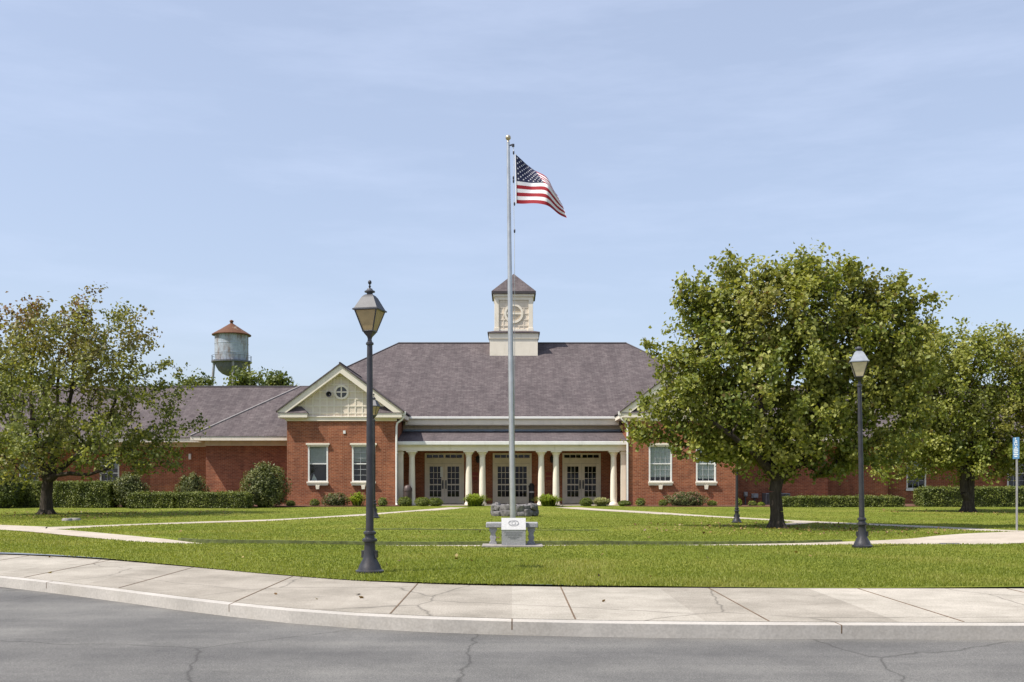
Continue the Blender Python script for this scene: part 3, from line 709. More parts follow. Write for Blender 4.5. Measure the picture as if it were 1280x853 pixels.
# outer ranges: side blocks A, B, C with their low hipped roofs
def side_range(s):
    S = lambda x: s * x
    xA = 16.0 if s < 0 else 16.5; xB = 19.6 if s < 0 else 20.35; xC = 46
    AY, BY, CY = 52.5, 54.4, 55.4
    def wq(b, xa, xb, y, ops=(), z1=3.34):
        a, c = sorted((S(xa), S(xb))); wall_open(b, a, c, -.1, z1, y, list(ops))
    b = MB(); wq(b, OUT, xA, AY); part(b, 'wall', M['brick'])
    b = MB(); wq(b, xA, xB, BY); X = S(xA); q = [(X, AY, -.1), (X, BY, -.1), (X, BY, 3.34), (X, AY, 3.34)]; b.quad(*(q if s > 0 else q[::-1])); part(b, 'wall', M['brick'])
    wx = [PX(125, CY), PX(149, CY)], [PX(24, CY), PX(48, CY)], [PX(-80, CY), PX(-56, CY)]
    if s > 0: wx = [PX(1133, CY), PX(1157.5, CY)], [PX(1259, CY), PX(1283, CY)], [PX(1380, CY), PX(1404, CY)]
    ops = [(a, c, .78, 2.55) for a, c in wx]
    b = MB(); wq(b, xB, xC, CY, ops); X = S(xB); q = [(X, BY, -.1), (X, CY, -.1), (X, CY, 3.34), (X, BY, 3.34)]; b.quad(*(q if s > 0 else q[::-1]))
    X = S(xC); b.quad((X, CY, -.1), (X, 62, -.1), (X, 62, 3.34), (X, CY, 3.34)); part(b, 'wall', M['brick'])
    for o in ops: window(*o, CY, .35, (3, 4), cap=False)
    # frieze boards, soffits, fascias
    def bx(b, xa, xb, *r): a, c = sorted((S(xa), S(xb))); b.box(a, c, *r)
    b = MB(); bx(b, OUT, xA + .03, AY - .04, AY - .002, 3.08, 3.32); bx(b, xA + .05, xB + .03, BY - .04, BY - .002, 3.08, 3.32); bx(b, xB + .05, xC, CY - .04, CY - .002, 3.08, 3.32); part(b, 'frieze', M['cream_board'])
    b = MB(); bx(b, OUT + .42, xA + .46, 51.62, AY + 1.0, 3.322, 3.345); part(b, 'soffit', M['soffit'])
    b = MB(); bx(b, xA + .46, xC + .5, 53.55, CY + .3, 3.318, 3.341); part(b, 'soffit', M['soffit'])
    b = MB(); bx(b, OUT + .0, xA + .5, 51.55, 51.62, 3.31, 3.53); bx(b, xA + .462, xA + .50, 51.62, 53.5, 3.31, 3.53); part(b, 'fascia', M['cream'], bevel=.012)
    b = MB(); bx(b, xA + .47, xC + .5, 53.48, 53.55, 3.30, 3.53); part(b, 'fascia', M['cream'], bevel=.012)
    # roofs
    k = xA + .5; t = .637; L = 4.65
    b = MB(); pA = [(S(k), 51.52, 3.545), (S(OUT - .2), 51.52, 3.545), (S(OUT - .2), 51.52 + L, 3.545 + t * L), (S(k - L), 51.52 + L, 3.545 + t * L)]
    b.quad(*(pA if s < 0 else pA[::-1]))
    pB = [(S(k), 51.52, 3.545), (S(k - L), 51.52 + L, 3.545 + t * L), (S(k - L - .25), 51.52 + L + 2.1, 3.545 + t * (L + .25)), (S(k), 53.45, 3.545)]
    b.quad(*(pB if s < 0 else pB[::-1])); ra = part(b, 'roof', M['shingle'])
    b = MB(); b.tube([(S(k), 51.52, 3.56), (S(k - L), 51.52 + L, 3.56 + t * L)], .055, 6); part(b, 'hip_cap', M['hipcap'], ra)
    b = MB(); pC = [(S(xC + .6), 53.42, 3.546), (S(10.5), 53.42, 3.546), (S(10.5), 58.5, 6.70), (S(xC - 4), 58.5, 6.70)]
    b.quad(*(pC if s < 0 else pC[::-1]))
    b.quad((S(xC - 4), 58.5, 6.70), (S(10.5), 58.5, 6.70), (S(10.5), 63.6, 3.55), (S(xC + .6), 63.6, 3.55)); b.quad((S(xC + .6), 53.42, 3.546), (S(xC - 4), 58.5, 6.7), (S(xC + .6), 63.6, 3.55))
    rb = part(b, 'roof', M['shingle'])
    b = MB(); b.tube([(S(11.2), 58.5, 6.715), (S(xC - 4), 58.5, 6.715)], .06, 6); part(b, 'ridge_cap', M['darktrim'], rb)
    # round wall light
    if s < 0:
        x, z = PX(238, BY), PZ(571, BY); b = MB(); b.box(x - .07, x + .07, BY - .13, BY - .0, z - .16, z + .16); part(b, 'wall_light', M['white'], bevel=.03)
M['hipcap'] = simple('pale_hip_shingles', (.25, .23, .225), .9, 0, .2, 6)
side_range(-1); side_range(1)
b = MB(); b.box(-45, 45, 63, 63.2, -.1, 3.5); b.box(-12, 12, 66.9, 67.1, -.1, 4.7); b.box(-12.1, -12, 57, 67, -.1, 4.9); b.box(12, 12.1, 57, 67, -.1, 4.9); part(b, 'rear_wall', M['brick'])

# cupola
CYc, CXc = 60.1, .10
b = MB(); hb = 1.40; b.box(CXc - hb, CXc + hb, CYc - hb, CYc + hb, 8.3, 9.86); b.box(CXc - hb - .05, CXc + hb + .05, CYc - hb - .05, CYc + hb + .05, 9.55, 9.86)
cup = part(b, 'cupola', M['cream'])
b = MB(); ho = hb + .13
b.add([(CXc + sx_ * ho, CYc + sy_ * ho, 9.862) for sx_, sy_ in ((-1, -1), (1, -1), (1, 1), (-1, 1))] + [(CXc + sx_ * ho, CYc + sy_ * ho, 9.93) for sx_, sy_ in ((-1, -1), (1, -1), (1, 1), (-1, 1))] + [(CXc + sx_ * 1.2, CYc + sy_ * 1.2, 10.03) for sx_, sy_ in ((-1, -1), (1, -1), (1, 1), (-1, 1))],
      [(0, 1, 5, 4), (1, 2, 6, 5), (2, 3, 7, 6), (3, 0, 4, 7), (4, 5, 9, 8), (5, 6, 10, 9), (6, 7, 11, 10), (7, 4, 8, 11), (3, 2, 1, 0)])
part(b, 'ledge_roof', M['shingle'], cup)
ht = 1.10; b = MB(); b.box(CXc - ht + .05, CXc + ht - .05, CYc - ht + .05, CYc + ht - .05, 9.9, 12.0)
part(b, 'tower_panel', M['cream_board'], cup)
b = MB()
for sx_ in (-1, 1):
    for sy_ in (-1, 1): x, y = CXc + sx_ * (ht - .10), CYc + sy_ * (ht - .10); b.box(x - .13, x + .13, y - .13, y + .13, 9.95, 11.98); b.box(x - .16, x + .16, y - .16, y + .16, 9.95, 10.22)
b.box(CXc - ht - .02, CXc + ht + .02, CYc - ht - .02, CYc + ht + .02, 11.86, 12.05); b.box(CXc - ht - .10, CXc + ht + .10, CYc - ht - .10, CYc + ht + .10, 12.05, 12.2)
b.box(CXc - ht, CXc + ht, CYc - ht, CYc + ht, 10.0, 10.16)
part(b, 'corner_posts', M['cream'], cup, bevel=.01)
b = MB(); ze = 12.2; zt = 13.62; hr = 1.30; v = []
for z, h in ((ze, hr), (ze + .15, hr)): v += [(CXc + a * h, CYc + c * h, z) for a, c in ((-1, -1), (1, -1), (1, 1), (-1, 1))]
v.append((CXc, CYc, zt)); b.add(v, [(3, 2, 1, 0), (0, 1, 5, 4), (1, 2, 6, 5), (2, 3, 7, 6), (3, 0, 4, 7)], 0); b.add(v, [(4, 5, 8), (5, 6, 8), (6, 7, 8), (7, 4, 8)], 1)
part(b, 'cupola_roof', [M['darktrim'], M['shingle']], cup)
yb = CYc - ht + .05; c = (CXc, 0, PZ(392, 59)); b = MB(); N = 32
for k in range(N):
    a, a2 = 2 * math.pi * k / N, 2 * math.pi * (k + 1) / N; pt = lambda r, an, y: (c[0] + r * math.cos(an), y, c[2] + r * math.sin(an))
    b.quad(pt(.44, a, yb - .07), pt(.57, a, yb - .07), pt(.57, a2, yb - .07), pt(.44, a2, yb - .07)); b.quad(pt(.57, a, yb - .07), pt(.57, a, yb), pt(.57, a2, yb), pt(.57, a2, yb - .07)); b.quad(pt(.44, a, yb), pt(.44, a, yb - .07), pt(.44, a2, yb - .07), pt(.44, a2, yb))
b.box(c[0] - .44, c[0] + .44, yb - .05, yb, c[2] - .05, c[2] + .05)
part(b, 'round_louvre_ring', M['cream'], cup)
b = MB()
for z in np.arange(c[2] - .38, c[2] + .42, .11):
    h = math.sqrt(max(0, .44 ** 2 - (z - c[2]) ** 2)); b.quad((c[0] - h, yb - .012, z - .05), (c[0] + h, yb - .012, z - .05), (c[0] + h, yb - .05, z + .03), (c[0] - h, yb - .05, z + .03))
for sgn in (-1, 1):
    for z in np.arange(10.35, 11.8, .36):
        for x0, x1 in ((.24, .84),):
            dz = z - c[2]; xi = max(x0, math.sqrt(max(0, .6 ** 2 - dz * dz)))
            a, d_ = sorted((CXc + sgn * xi, CXc + sgn * .84)); b.box(a, d_, yb - .025, yb - .001, z - .035, z + .035)
    for x in (.32, .60):
        b.box(CXc + sgn * x - .03, CXc + sgn * x + .03, yb - .022, yb - .001, 11.4 if x < .5 else 10.2, 11.84); 
        if x < .5: b.box(CXc + sgn * x - .03, CXc + sgn * x + .03, yb - .022, yb - .001, 10.2, c[2] - .5)
part(b, 'louvres', M['cream_board'], cup)

# ------------------------------------------------------------------ street lamps
def make_lamp():
    root = empty('street_lamp', (0, 0, 0), 'x', 'street lamp', 'dark lantern posts standing on the lawn')
    b = MB(); b.lathe([(.20, 0), (.20, .03), (.165, .05), (.15, .10), (.095, .20), (.085, .26), (.075, .40), (.078, .43), (.105, .44), (.105, .47), (.07, .49), (.066, .53), (.088, .54), (.088, .57), (.06, .59)], seg=20)
    for a in (0, math.pi): x = math.cos(a); b.box(min(.06 * x, .115 * x), max(.06 * x, .115 * x), -.03, .03, .21, .31)
    b.build('lamp_base', M['iron'], root, smooth=True)
    b = MB(); b.lathe([(.055, .585), (.051, 1.2), (.046, 2.0), (.040, 3.0), (.038, 3.19), (.054, 3.20), (.054, 3.225), (.036, 3.24)], seg=18); b.build('pole', M['iron'], root, smooth=True)
    b = MB(); a0 = R(45); q = math.sqrt(2)
    b.lathe([(.038, 3.235), (.030, 3.28), (.042, 3.31), (.065 * q, 3.36), (.074 * q, 3.385)], seg=4, a0=a0)
    for k in range(4):                                       # corner bars and rims
        a = a0 + k * math.pi / 2; p = lambda h, z: (h * q * math.cos(a), h * q * math.sin(a), z)
        b.tube([p(.072, 3.385), p(.162, 3.68)], .010, 6)
    for h, z in ((.074, 3.385), (.163, 3.675)):
        for k in range(4):
            a, a2 = a0 + k * math.pi / 2, a0 + (k + 1) * math.pi / 2
            b.tube([(h * q * math.cos(a), h * q * math.sin(a), z), (h * q * math.cos(a2), h * q * math.sin(a2), z)], .011, 6)
    lan = b.build('lantern_frame', M['iron'], root)
    for k in range(4):
        a, a2 = a0 + k * math.pi / 2, a0 + (k + 1) * math.pi / 2; p = lambda h, an, z: (h * q * math.cos(an), h * q * math.sin(an), z)
        b = MB(); b.quad(p(.071, a, 3.385), p(.071, a2, 3.385), p(.160, a2, 3.675), p(.160, a, 3.675)); b.build('lantern_pane', M['lampglass'], lan)
    b = MB(); b.lathe([(.186 * q, 3.672), (.186 * q, 3.688), (.168 * q, 3.70), (.138 * q, 3.76), (.088 * q, 3.86), (.062 * q, 3.89), (.045 * q, 3.90)], seg=4, a0=a0); b.build('lantern_roof', M['iron_roof'], root)
    b = MB(); b.lathe([(.042, 3.895), (.042, 3.93), (.074, 3.935), (.074, 3.95), (.045, 3.965), (.035, 3.985), (.015, 3.99)], seg=14); b.build('vent_cap', M['iron_roof'], root, smooth=True)
    b = MB(); b.lathe([(.012, 3.985), (.012, 4.01), (.02, 4.02), (.01, 4.03), (.01, 4.045), (.022, 4.055), (.027, 4.075), (.02, 4.095), (.006, 4.105)], seg=12); b.build('finial', M['iron'], root, smooth=True)
    return root
LAMP = make_lamp()
def place_lamp(o, x, y, top_y_eave, label, rz, lean=0, d=None):
    d = d or GD(y); s = (y - top_y_eave) * d / FPX / 3.68
    o.location = (PX(x, d), d, 0); o.scale = (s, s, s); o.rotation_euler = (0, lean, rz); o['label'] = label
l2 = copy_tree(LAMP); l3 = copy_tree(LAMP); l4 = copy_tree(LAMP)
place_lamp(LAMP, 462.2, 716, 388.3, 'tallest lantern post in the left foreground, yellowed panes and ball finial against the sky', R(-14))
place_lamp(l2, 1078, 684, 452.7, 'grey roofed lantern post standing right in front of the big leafy trees', R(-16), R(-1.0))
place_lamp(l3, 467.2, 647.6, 508.2, 'far lantern post almost hidden directly behind the tallest post', R(-14))
place_lamp(l4, 921, 653.5, 535, 'lantern post whose lantern is buried in the big maple crown', R(-14))
for ch in list(l2.children):
    if ch.name.startswith('finial'): bpy.data.objects.remove(ch)
    elif ch.name.startswith('lantern_frame'):
        for g in ch.children: g.data = g.data.copy(); g.data.materials[0] = M['lampglass_pale']
    elif ch.name.startswith('lantern_roof'):
        M['iron_pale'] = simple('sun_bleached_roof', (.24, .26, .29), .45, .3, .15, 9, 0, .5); ch.data = ch.data.copy(); ch.data.materials[0] = M['iron_pale']

# ------------------------------------------------------------------ flagpole and flag
FD = 26.3
base = Vector((PX(641.2, FD), FD, 0)); top = Vector((PX(635.2, FD), FD, PZ(178, FD)))
fp = empty('flagpole', base, 'tall silver aluminium flagpole rising behind the granite marker', 'flagpole')
t = top - base; b = MB(); b.tube([t * k for k in (0, .02, .3, .6, .85, 1)], [.085, .080, .076, .062, .050, .042], 16); b.build('pole', M['alu'], fp, smooth=True)
b = MB(); b.lathe([(.16, 0), (.16, .02), (.12, .05), (.10, .09), (.085, .10)], seg=18); b.build('collar', M['alu'], fp, smooth=True)
b = MB(); b.lathe([(.03, -.03), (.03, .04), (.022, .05)], tuple(t), 12)
for k in range(6): pass
b.lathe([(.070 * math.sin(math.pi * k / 10) + .002, .12 - .070 * math.cos(math.pi * k / 10)) for k in range(11)], tuple(t), 16); b.build('gold_ball', M['ball'], fp, smooth=True)
b = MB(); b.tube([t - Vector((0, 0, .10)), t + Vector((.12, 0, -.06))], .02, 8); b.lathe([(.035, -.12), (.035, -.05)], (t.x + .13, 0, t.z), 10); b.build('truck_pulley', M['iron'], fp)
def rel(x, y): return P(x, y, FD) - base
b = MB(); b.tube([t + Vector((.13, 0, -.1)), rel(642.3, 192), rel(642.2, 255), rel(643, 300), rel(643.5, 430), rel(642.6, 600), rel(641.8, 640)], .007, 5); b.build('halyard', M['rope'], fp)
b = MB()
for x, y in ((642.0, 191), (641.8, 222.5), (641.9, 226.5), (643, 255), (643.2, 289)): p = rel(x, y); b.lathe([(.012, -.05), (.022, -.03), (.022, .03), (.012, .05)], tuple(p), 8)
b.build('snap_hook', M['iron'], fp, smooth=True)
def flag():
    T = [(644.2, 193), (666, 209), (684, 222.5), (697.5, 236)]; Mm = [(645, 226.5), (676, 229.5), (691.5, 240), (703.5, 254.5)]; B = [(645.2, 254.5), (673, 255.8), (692, 261.5), (708.5, 273)]
    def cr(c, u):
        q = [np.array(p, float) for p in c]; q = [2 * q[0] - q[1]] + q + [2 * q[-1] - q[-2]]; s = min(u * 3, 2.9999); i = int(s); t = s - i; a, b_, c_, d_ = q[i:i + 4]
        return .5 * (2 * b_ + (c_ - a) * t + (2 * a - 5 * b_ + 4 * c_ - d_) * t * t + (3 * b_ - a - 3 * c_ + d_) * t ** 3)
    NU, NV = 64, 52; V = []
    for j in range(NV + 1):
        v = j / NV
        for i in range(NU + 1):
            u = i / NU; a, m, c = cr(T, u), cr(Mm, u), cr(B, u); vm = 7 / 13
            p = a + (m - a) * (v / vm) if v < vm else m + (c - m) * ((v - vm) / (1 - vm))
            amp = .06 + .17 * u
            dep = amp * math.sin(7.6 * u + 1.6 * v) + .10 * u * max(0, (vm - v) / vm) * 3.2 + .03 * math.sin(15 * u - 5 * v + 1)
            w = 1.1 * math.sin(9 * u + 3 * v) * u
            V.append(tuple(P(p[0], p[1] + w, FD) + Vector((0, dep * min(1, u * 5), 0))))
    o0 = Vector(V[0]); F = []; MI = []; NX = NU + 1; cu = int(.4 * NU)
    for j in range(NV):
        for i in range(NU):
            F.append((j * NX + i, (j + 1) * NX + i, (j + 1) * NX + i + 1, j * NX + i + 1)); st = j * 13 // NV
            MI.append(2 if (j < NV * 7 / 13 and i < cu) else (0 if st % 2 == 0 else 1))
    b = MB(); b.v = V; b.f = F; b.m = MI
    def at(u, v):
        i = min(int(u * NU), NU - 1); j = min(int(v * NV), NV - 1); fu = u * NU - i; fv = v * NV - j
        q = [Vector(V[j * NX + i]), Vector(V[j * NX + i + 1]), Vector(V[(j + 1) * NX + i]), Vector(V[(j + 1) * NX + i + 1])]
        return (q[0] * (1 - fu) + q[1] * fu) * (1 - fv) + (q[2] * (1 - fu) + q[3] * fu) * fv, (q[2] - q[0]).cross(q[1] - q[0]).normalized()
    for r in range(9):
        for c in range(11):
            if (r + c) % 2: continue
            u0 = .4 * (c + 1) / 12; v0 = 7 / 13 * (r + 1) / 10
            for off in (.004, -.004):
                pts = []
                for k in range(10):
                    an = 2 * math.pi * k / 10 - math.pi / 2; rr = .023 if k % 2 == 0 else .0105
                    p, nn = at(u0 + rr * math.cos(an) * .60, v0 + rr * math.sin(an)); pts.append(tuple(p + nn * off))
                b.add(pts, [tuple(range(10))], 1)
    b.v = [tuple(Vector(v) - o0) for v in b.v]
    o = b.build('flag', [M['fl_red'], M['fl_white'], M['fl_blue']], None, smooth=True); o.location = o0
    tag(o, 'striped red and white flag with starred blue canton flying from the pole', 'flag')
    h = MB(); 
    hp = [Vector(V[j * NX]) - o0 for j in range(0, NV + 1, 4)]; h.tube(hp, .014, 6); h.build('hoist_hem', M['fl_white'], o)
flag()

# ------------------------------------------------------------------ granite bench and marker, stone ring
BD = 20.1
bn = empty('stone_bench', (PX(640, BD), BD + .12, -.01), 'low grey granite bench behind the pale marker', 'bench'); k = FPX / BD
b = MB(); b.box(-.52, .52, -.19, .19, .355, .455); b.build('seat', M['granite'], bn, bevel=.015)
for x in (-.38, .385):
    b = MB(); b.prism([(x - .075, 0), (x + .075, 0), (x + .075, .05), (x + .045, .09), (x + .065, .16), (x + .045, .2), (x + .05, .25), (x + .075, .30), (x + .075, .355), (x - .075, .355), (x - .075, .30), (x - .05, .25), (x - .045, .2), (x - .065, .16), (x - .045, .09), (x - .075, .05)], -.14, .14)
    b.build('leg', M['granite'], bn, bevel=.006)
mk = empty('granite_marker', (PX(642, 19.75), 19.75, 0), 'square granite marker with sloped sunlit-toned top carrying an oval emblem', 'monument')
b = MB(); v = [(-.235, 0, 0), (.235, 0, 0), (.235, .26, 0), (-.235, .26, 0), (-.235, 0, .315), (.235, 0, .315), (.235, .26, .53), (-.235, .26, .53)]
b.add(v, [(3, 2, 1, 0), (0, 1, 5, 4), (1, 2, 6, 5), (2, 3, 7, 6), (3, 0, 4, 7)]); b.build('body', M['granite'], mk)
b = MB(); b.slab([(-.24, -.006, .322), (.24, -.006, .322), (.24, .26, .542), (-.24, .26, .542)], .012); b.build('top_plate', M['granite_sunlit'], mk)
sl = Vector((0, .266, .22)).normalized(); cN = Vector((0, .13, .4445)) + Vector((0, -sl.z, sl.y)) * .003
b = MB()
for cx, r in ((-.03, .055), (.03, .055), (0, .082)):
    for q in range(22):
        a, a2 = 2 * math.pi * q / 22, 2 * math.pi * (q + 1) / 22; f = lambda rr, an: tuple(cN + Vector((1, 0, 0)) * (cx + rr * 1.15 * math.cos(an)) + sl * rr * math.sin(an))
        b.quad(f(r, a), f(r + .007, a), f(r + .007, a2), f(r, a2))
b.build('emblem', M['engrave'], mk)
b = MB()
for z, w in ((.265, .36), (.235, .30), (.205, .34), (.172, .22), (.145, .12)):
    x = -w / 2
    while x < w / 2: q = rng.uniform(.008, .022); b.box(x, min(x + q, w / 2), -.003, -.0005, z - .008, z + .008); x += q + .008
b.build('inscription', M['engrave'], mk)
b = MB(); b.box(-.60, .60, -.30, .33, -.06, .012); o = b.build('marker_pad', M['pavestone'], bevel=.01); o.location = (PX(640.5, 20), 19.98, 0); tag(o, 'thin flat stone pad under the granite bench and marker', 'paving slab')

pl = empty('stone_planter', (PX(643, 36.2), 36.2, 0), 'round rough fieldstone planter ring in front of the centre doors', 'planter')
import bmesh
b = MB(); r0 = .76; bmi = bmesh.new(); bmesh.ops.create_icosphere(bmi, subdivisions=2, radius=1); IV = [v.co.copy() for v in bmi.verts]; bmi.verts.index_update(); IF = [tuple(v.index for v in f.verts) for f in bmi.faces]; bmi.free()
for row in range(2):
    n = 11 + row; a = .3 * row
    while a < 2 * math.pi + .3 * row:
        w = rng.uniform(.15, .27); h = rng.uniform(.12, .18); z = .10 + row * .20 + rng.uniform(-.02, .03); rr = r0 - .05 * row + rng.uniform(-.05, .04); sd_ = rng.uniform(0, 50)
        M4 = Matrix.Translation((rr * math.cos(a), rr * math.sin(a), z)) @ Matrix.Rotation(a, 4, 'Z') @ Matrix.Rotation(rng.uniform(-.3, .3), 4, 'X')
        vv = []
        for q in IV:
            f = 1 + .28 * mnoise.noise(q * 1.3 + Vector((sd_, 0, 0))) + .12 * mnoise.noise(q * 3.5 + Vector((sd_, 3, 0))); p = Vector([math.copysign(abs(c) ** .58, c) for c in q]) * f
            vv.append(tuple(M4 @ Vector((p.x * .12, p.y * w * .66, p.z * h * .80))))
        b.add(vv, IF); a += w * 1.02 / rr
b.lathe([(r0 - .02, -.02), (r0 - .03, .30), (r0 - .12, .36), (r0 - .2, .34)], seg=24); b.build('stone_ring', M['stone'], pl)
b = MB(); b.lathe([(.7, 0), (.7, .30), (.3, .34), (.02, .35)], seg=18); b.build('soil', M['soil'], pl)

# ------------------------------------------------------------------ sign, bins, units, stones
SD = GD(663)
sg = empty('parking_sign', (PX(1271, SD), SD, 0), 'narrow blue sign turned almost edge on, on a thin steel post', 'sign', rz=R(-88))
b = MB(); b.box(-.03, .03, -.012, .012, 0, 2.36); b.build('post', M['galv'], sg)
b = MB(); b.box(-.155, .155, -.022, -.016, 1.84, 2.395); sp = b.build('sign_panel', M['sign_blue'], sg, bevel=.002)
b = MB(); y = -.026
for q in range(14):
    a, a2 = 2 * math.pi * q / 14, 2 * math.pi * (q + 1) / 14; f = lambda r, an: (-.005 + r * math.cos(an), y, 2.255 + r * math.sin(an)); 
    if not 2 <= q <= 5: b.quad(f(.055, a), f(.075, a), f(.075, a2), f(.055, a2))
b.add([(-.02 + .022 * math.cos(2 * math.pi * q / 10), y, 2.365 + .022 * math.sin(2 * math.pi * q / 10)) for q in range(10)], [tuple(range(10))])
for x0, x1, z0, z1 in ((-.035, -.01, 2.26, 2.34), (-.035, .06, 2.30, 2.318), (-.01, .06, 2.25, 2.27), (.045, .065, 2.19, 2.27), (.06, .10, 2.185, 2.2)): b.quad((x0, y, z0), (x1, y, z0), (x1, y, z1), (x0, y, z1))
b.build('wheelchair_symbol', M['sign_white'], sp)
b = MB()
for q, w in enumerate((.10, .2, .22, .18, .22, .14)):
    z = 2.14 - q * .048 if q else 2.14; b.box(-w / 2, w / 2, y + .001, y + .003, z - .012, z + .012)
b.build('sign_lettering', M['sign_white'], sp)

bi = empty('litter_bin', (PX(509.6, 50.15), 50.15, 0), 'dark brown domed litter bin between the leftmost porch columns', 'bin')
b = MB(); b.lathe([(.20, 0), (.21, .03), (.21, .72), (.225, .73), (.225, .78)], seg=22); b.build('body', M['binbrown'], bi, smooth=True)
b = MB(); b.lathe([(.222, .782), (.215, .86), (.17, .97), (.10, 1.03), (.03, 1.05)], seg=22); b.build('dome_lid', M['binbrown'], bi, smooth=True)
ur = empty('ash_urn', (PX(664.5, 52.2), 52.2, .03), 'black upright ash receptacle beside the centre doors', 'ash bin')
b = MB(); b.lathe([(.17, 0), (.17, .04), (.145, .06), (.145, .86), (.165, .88), (.165, .96), (.12, 1.0), (.10, 1.08), (.03, 1.1)], seg=18); b.build('body', M['black'], ur, smooth=True)
b = MB(); b.lathe([(.146, .60), (.150, .61), (.150, .66), (.146, .67)], seg=18); b.build('band', M['galv'], ur, smooth=True)
for px, lab in ((593.5, 'dull red name boards on the shaded wall left of the centre doors'), (686, 'dull red name boards on the shaded wall right of the centre doors')):
    x = PX(px, DY); o = empty('wall_plaque', (x, DY, 0), lab, 'plaque', 'red boards on the porch wall')
    for z in (1.37, 1.62): b = MB(); b.box(-.16, .16, -.035, -.003, z - .08, z + .08); b.build('board', M['plaque'], o, bevel=.006)
for px, lab in ((597.5, 'black wall lantern between the left pair of middle columns'), (690, 'black wall lantern between the right pair of middle columns')):
    o = empty('wall_lantern', (PX(px, DY), DY - .12, 2.2), lab, 'wall lantern', 'black lanterns on the porch wall')
    b = MB(); b.lathe([(.05, 0), (.09, .05), (.11, .28), (.12, .29), (.04, .38), (.015, .42)], seg=6); b.build('lantern_body', M['black'], o); b = MB(); b.box(-.05, .05, .06, .117, .05, .25); b.build('wall_plate', M['black'], o)
ac = empty('air_conditioner', (PX(970, 51.2), 51.2, 0), 'dark grey air conditioning unit against the brick behind the maple trunk', 'air conditioner')
b = MB(); b.box(-.62, .62, -.4, .4, .04, .62); b.build('casing', M['acgrey'], ac, bevel=.02); b = MB()
for z in np.arange(.1, .58, .05): b.box(-.58, .58, -.415, -.402, z, z + .022)
b.build('grille', M['black'], ac); b = MB(); b.lathe([(.3, .62), (.3, .66), (.27, .67)], seg=20); b.build('fan_guard', M['black'], ac)
for px, py, w, lab in ((931.5, 618, .15, 'small round grey meter on the dark wall just right of the wing corner'), (943, 620, .3, 'wider grey meter box low on the shaded wall near the air conditioner')):
    o = empty('utility_meter', (PX(px, 52.5), 52.495, 0), lab, 'meter', 'meters on the shaded wall'); z = PZ(py, 52.5)
    b = MB(); b.box(-w / 2 - .02, w / 2 + .02, -.14, 0, z - .12, z + .12); b.build('box', M['meter'], o, bevel=.02); b = MB(); b.tube([(0, -.05, z - .12), (0, -.05, 0)], .03, 8); b.build('conduit', M['acgrey'], o)
    b = MB(); b.tube([(0, -.14, z), (0, -.19, z)], [w * .4, w * .36], 12); b.build('dial', M['galv'], o)
def flat_stone(px, py, rx, ry, lab):
    d = GD(py); b = MB(); n = 11; v = []
    for z, f in ((-.03, 1), (.05, .97), (.085, .8)): v += [(rx * f * math.cos(2 * math.pi * q / n) * (1 + .18 * math.sin(q * 2.3)), ry * f * math.sin(2 * math.pi * q / n) * (1 + .15 * math.cos(q * 1.7)), z + .01 * math.sin(q * 3.1)) for q in range(n)]
    b.add(v, [(i * n + q, i * n + (q + 1) % n, (i + 1) * n + (q + 1) % n, (i + 1) * n + q) for i in range(2) for q in range(n)] + [tuple(2 * n + q for q in range(n))])
    o = b.build('flat_stone', M['pavestone'], smooth=True); o.location = (PX(px, d), d, 0); tag(o, lab, 'stone', 'flat stones under the left tree')
flat_stone(84, 651.4, .15, .12, 'left of two low flat stones lying in the shade right of the left trunk'); flat_stone(93, 651.0, .19, .14, 'right of two low flat stones lying in the shade right of the left trunk')

# ------------------------------------------------------------------ water tower
TD = 215.0; tk = TD / FPX
wt = empty('water_tower', (PX(289.5, TD), TD, 0), 'old steel water tower with rusty conical roof behind the roofs', 'water tower')
r = 20.4 * tk; zc0, zc1, ztop = PZ(452, TD), PZ(419, TD), PZ(404.5, TD)
b = MB(); N = 40
b.lathe([(r, zc0), (r, zc0 + 1.6), (r + .04, zc0 + 1.62), (r + .04, zc0 + 1.74), (r, zc0 + 1.76), (r, zc0 + 3.6), (r + .04, zc0 + 3.62), (r + .04, zc0 + 3.74), (r, zc0 + 3.76), (r, zc1)], seg=N); b.build('tank', M['tank'], wt, smooth=True)
b = MB(); b.lathe([(r * 1.17, zc1 - .12), (r * 1.17, zc1 + .05), (r * .6, zc1 + (ztop - zc1) * .52), (.3, ztop), (.3, ztop + .25), (.42, ztop + .3), (.42, ztop + .55), (.1, ztop + .75)], seg=N); b.build('roof', M['tank_roof'], wt)
b = MB(); b.lathe([(.35, zc0 - r * .93), (r * .3, zc0 - r * .885), (r * .56, zc0 - r * .77), (r * .78, zc0 - r * .58), (r * .92, zc0 - r * .34), (r * .985, zc0 - r * .13), (r, zc0 - .02)], seg=N); b.build('bowl', M['tank_dark'], wt, smooth=True)
b = MB(); b.lathe([(r + .01, zc0 - .35), (r * 1.2, zc0 - .3), (r * 1.2, zc0), (r + .01, zc0 + .02)], seg=N)
for q in range(20):
    a = 2 * math.pi * q / 20; b.tube([(r * 1.18 * math.cos(a), r * 1.18 * math.sin(a), zc0), (r * 1.18 * math.cos(a), r * 1.18 * math.sin(a), zc0 + 1.1)], .035, 5)
b.tube([(r * 1.18 * math.cos(2 * math.pi * q / 40), r * 1.18 * math.sin(2 * math.pi * q / 40), zc0 + 1.1) for q in range(41)], .04, 5); b.build('catwalk', M['tank_dark'], wt)
for q in range(4):
    a = R(20) + q * math.pi / 2; b = MB(); b.tube([(r * 1.02 * math.cos(a), r * 1.02 * math.sin(a), zc0 + .3), (r * 1.6 * math.cos(a), r * 1.6 * math.sin(a), -.2)], .28, 8); b.build('leg', M['tank'], wt)
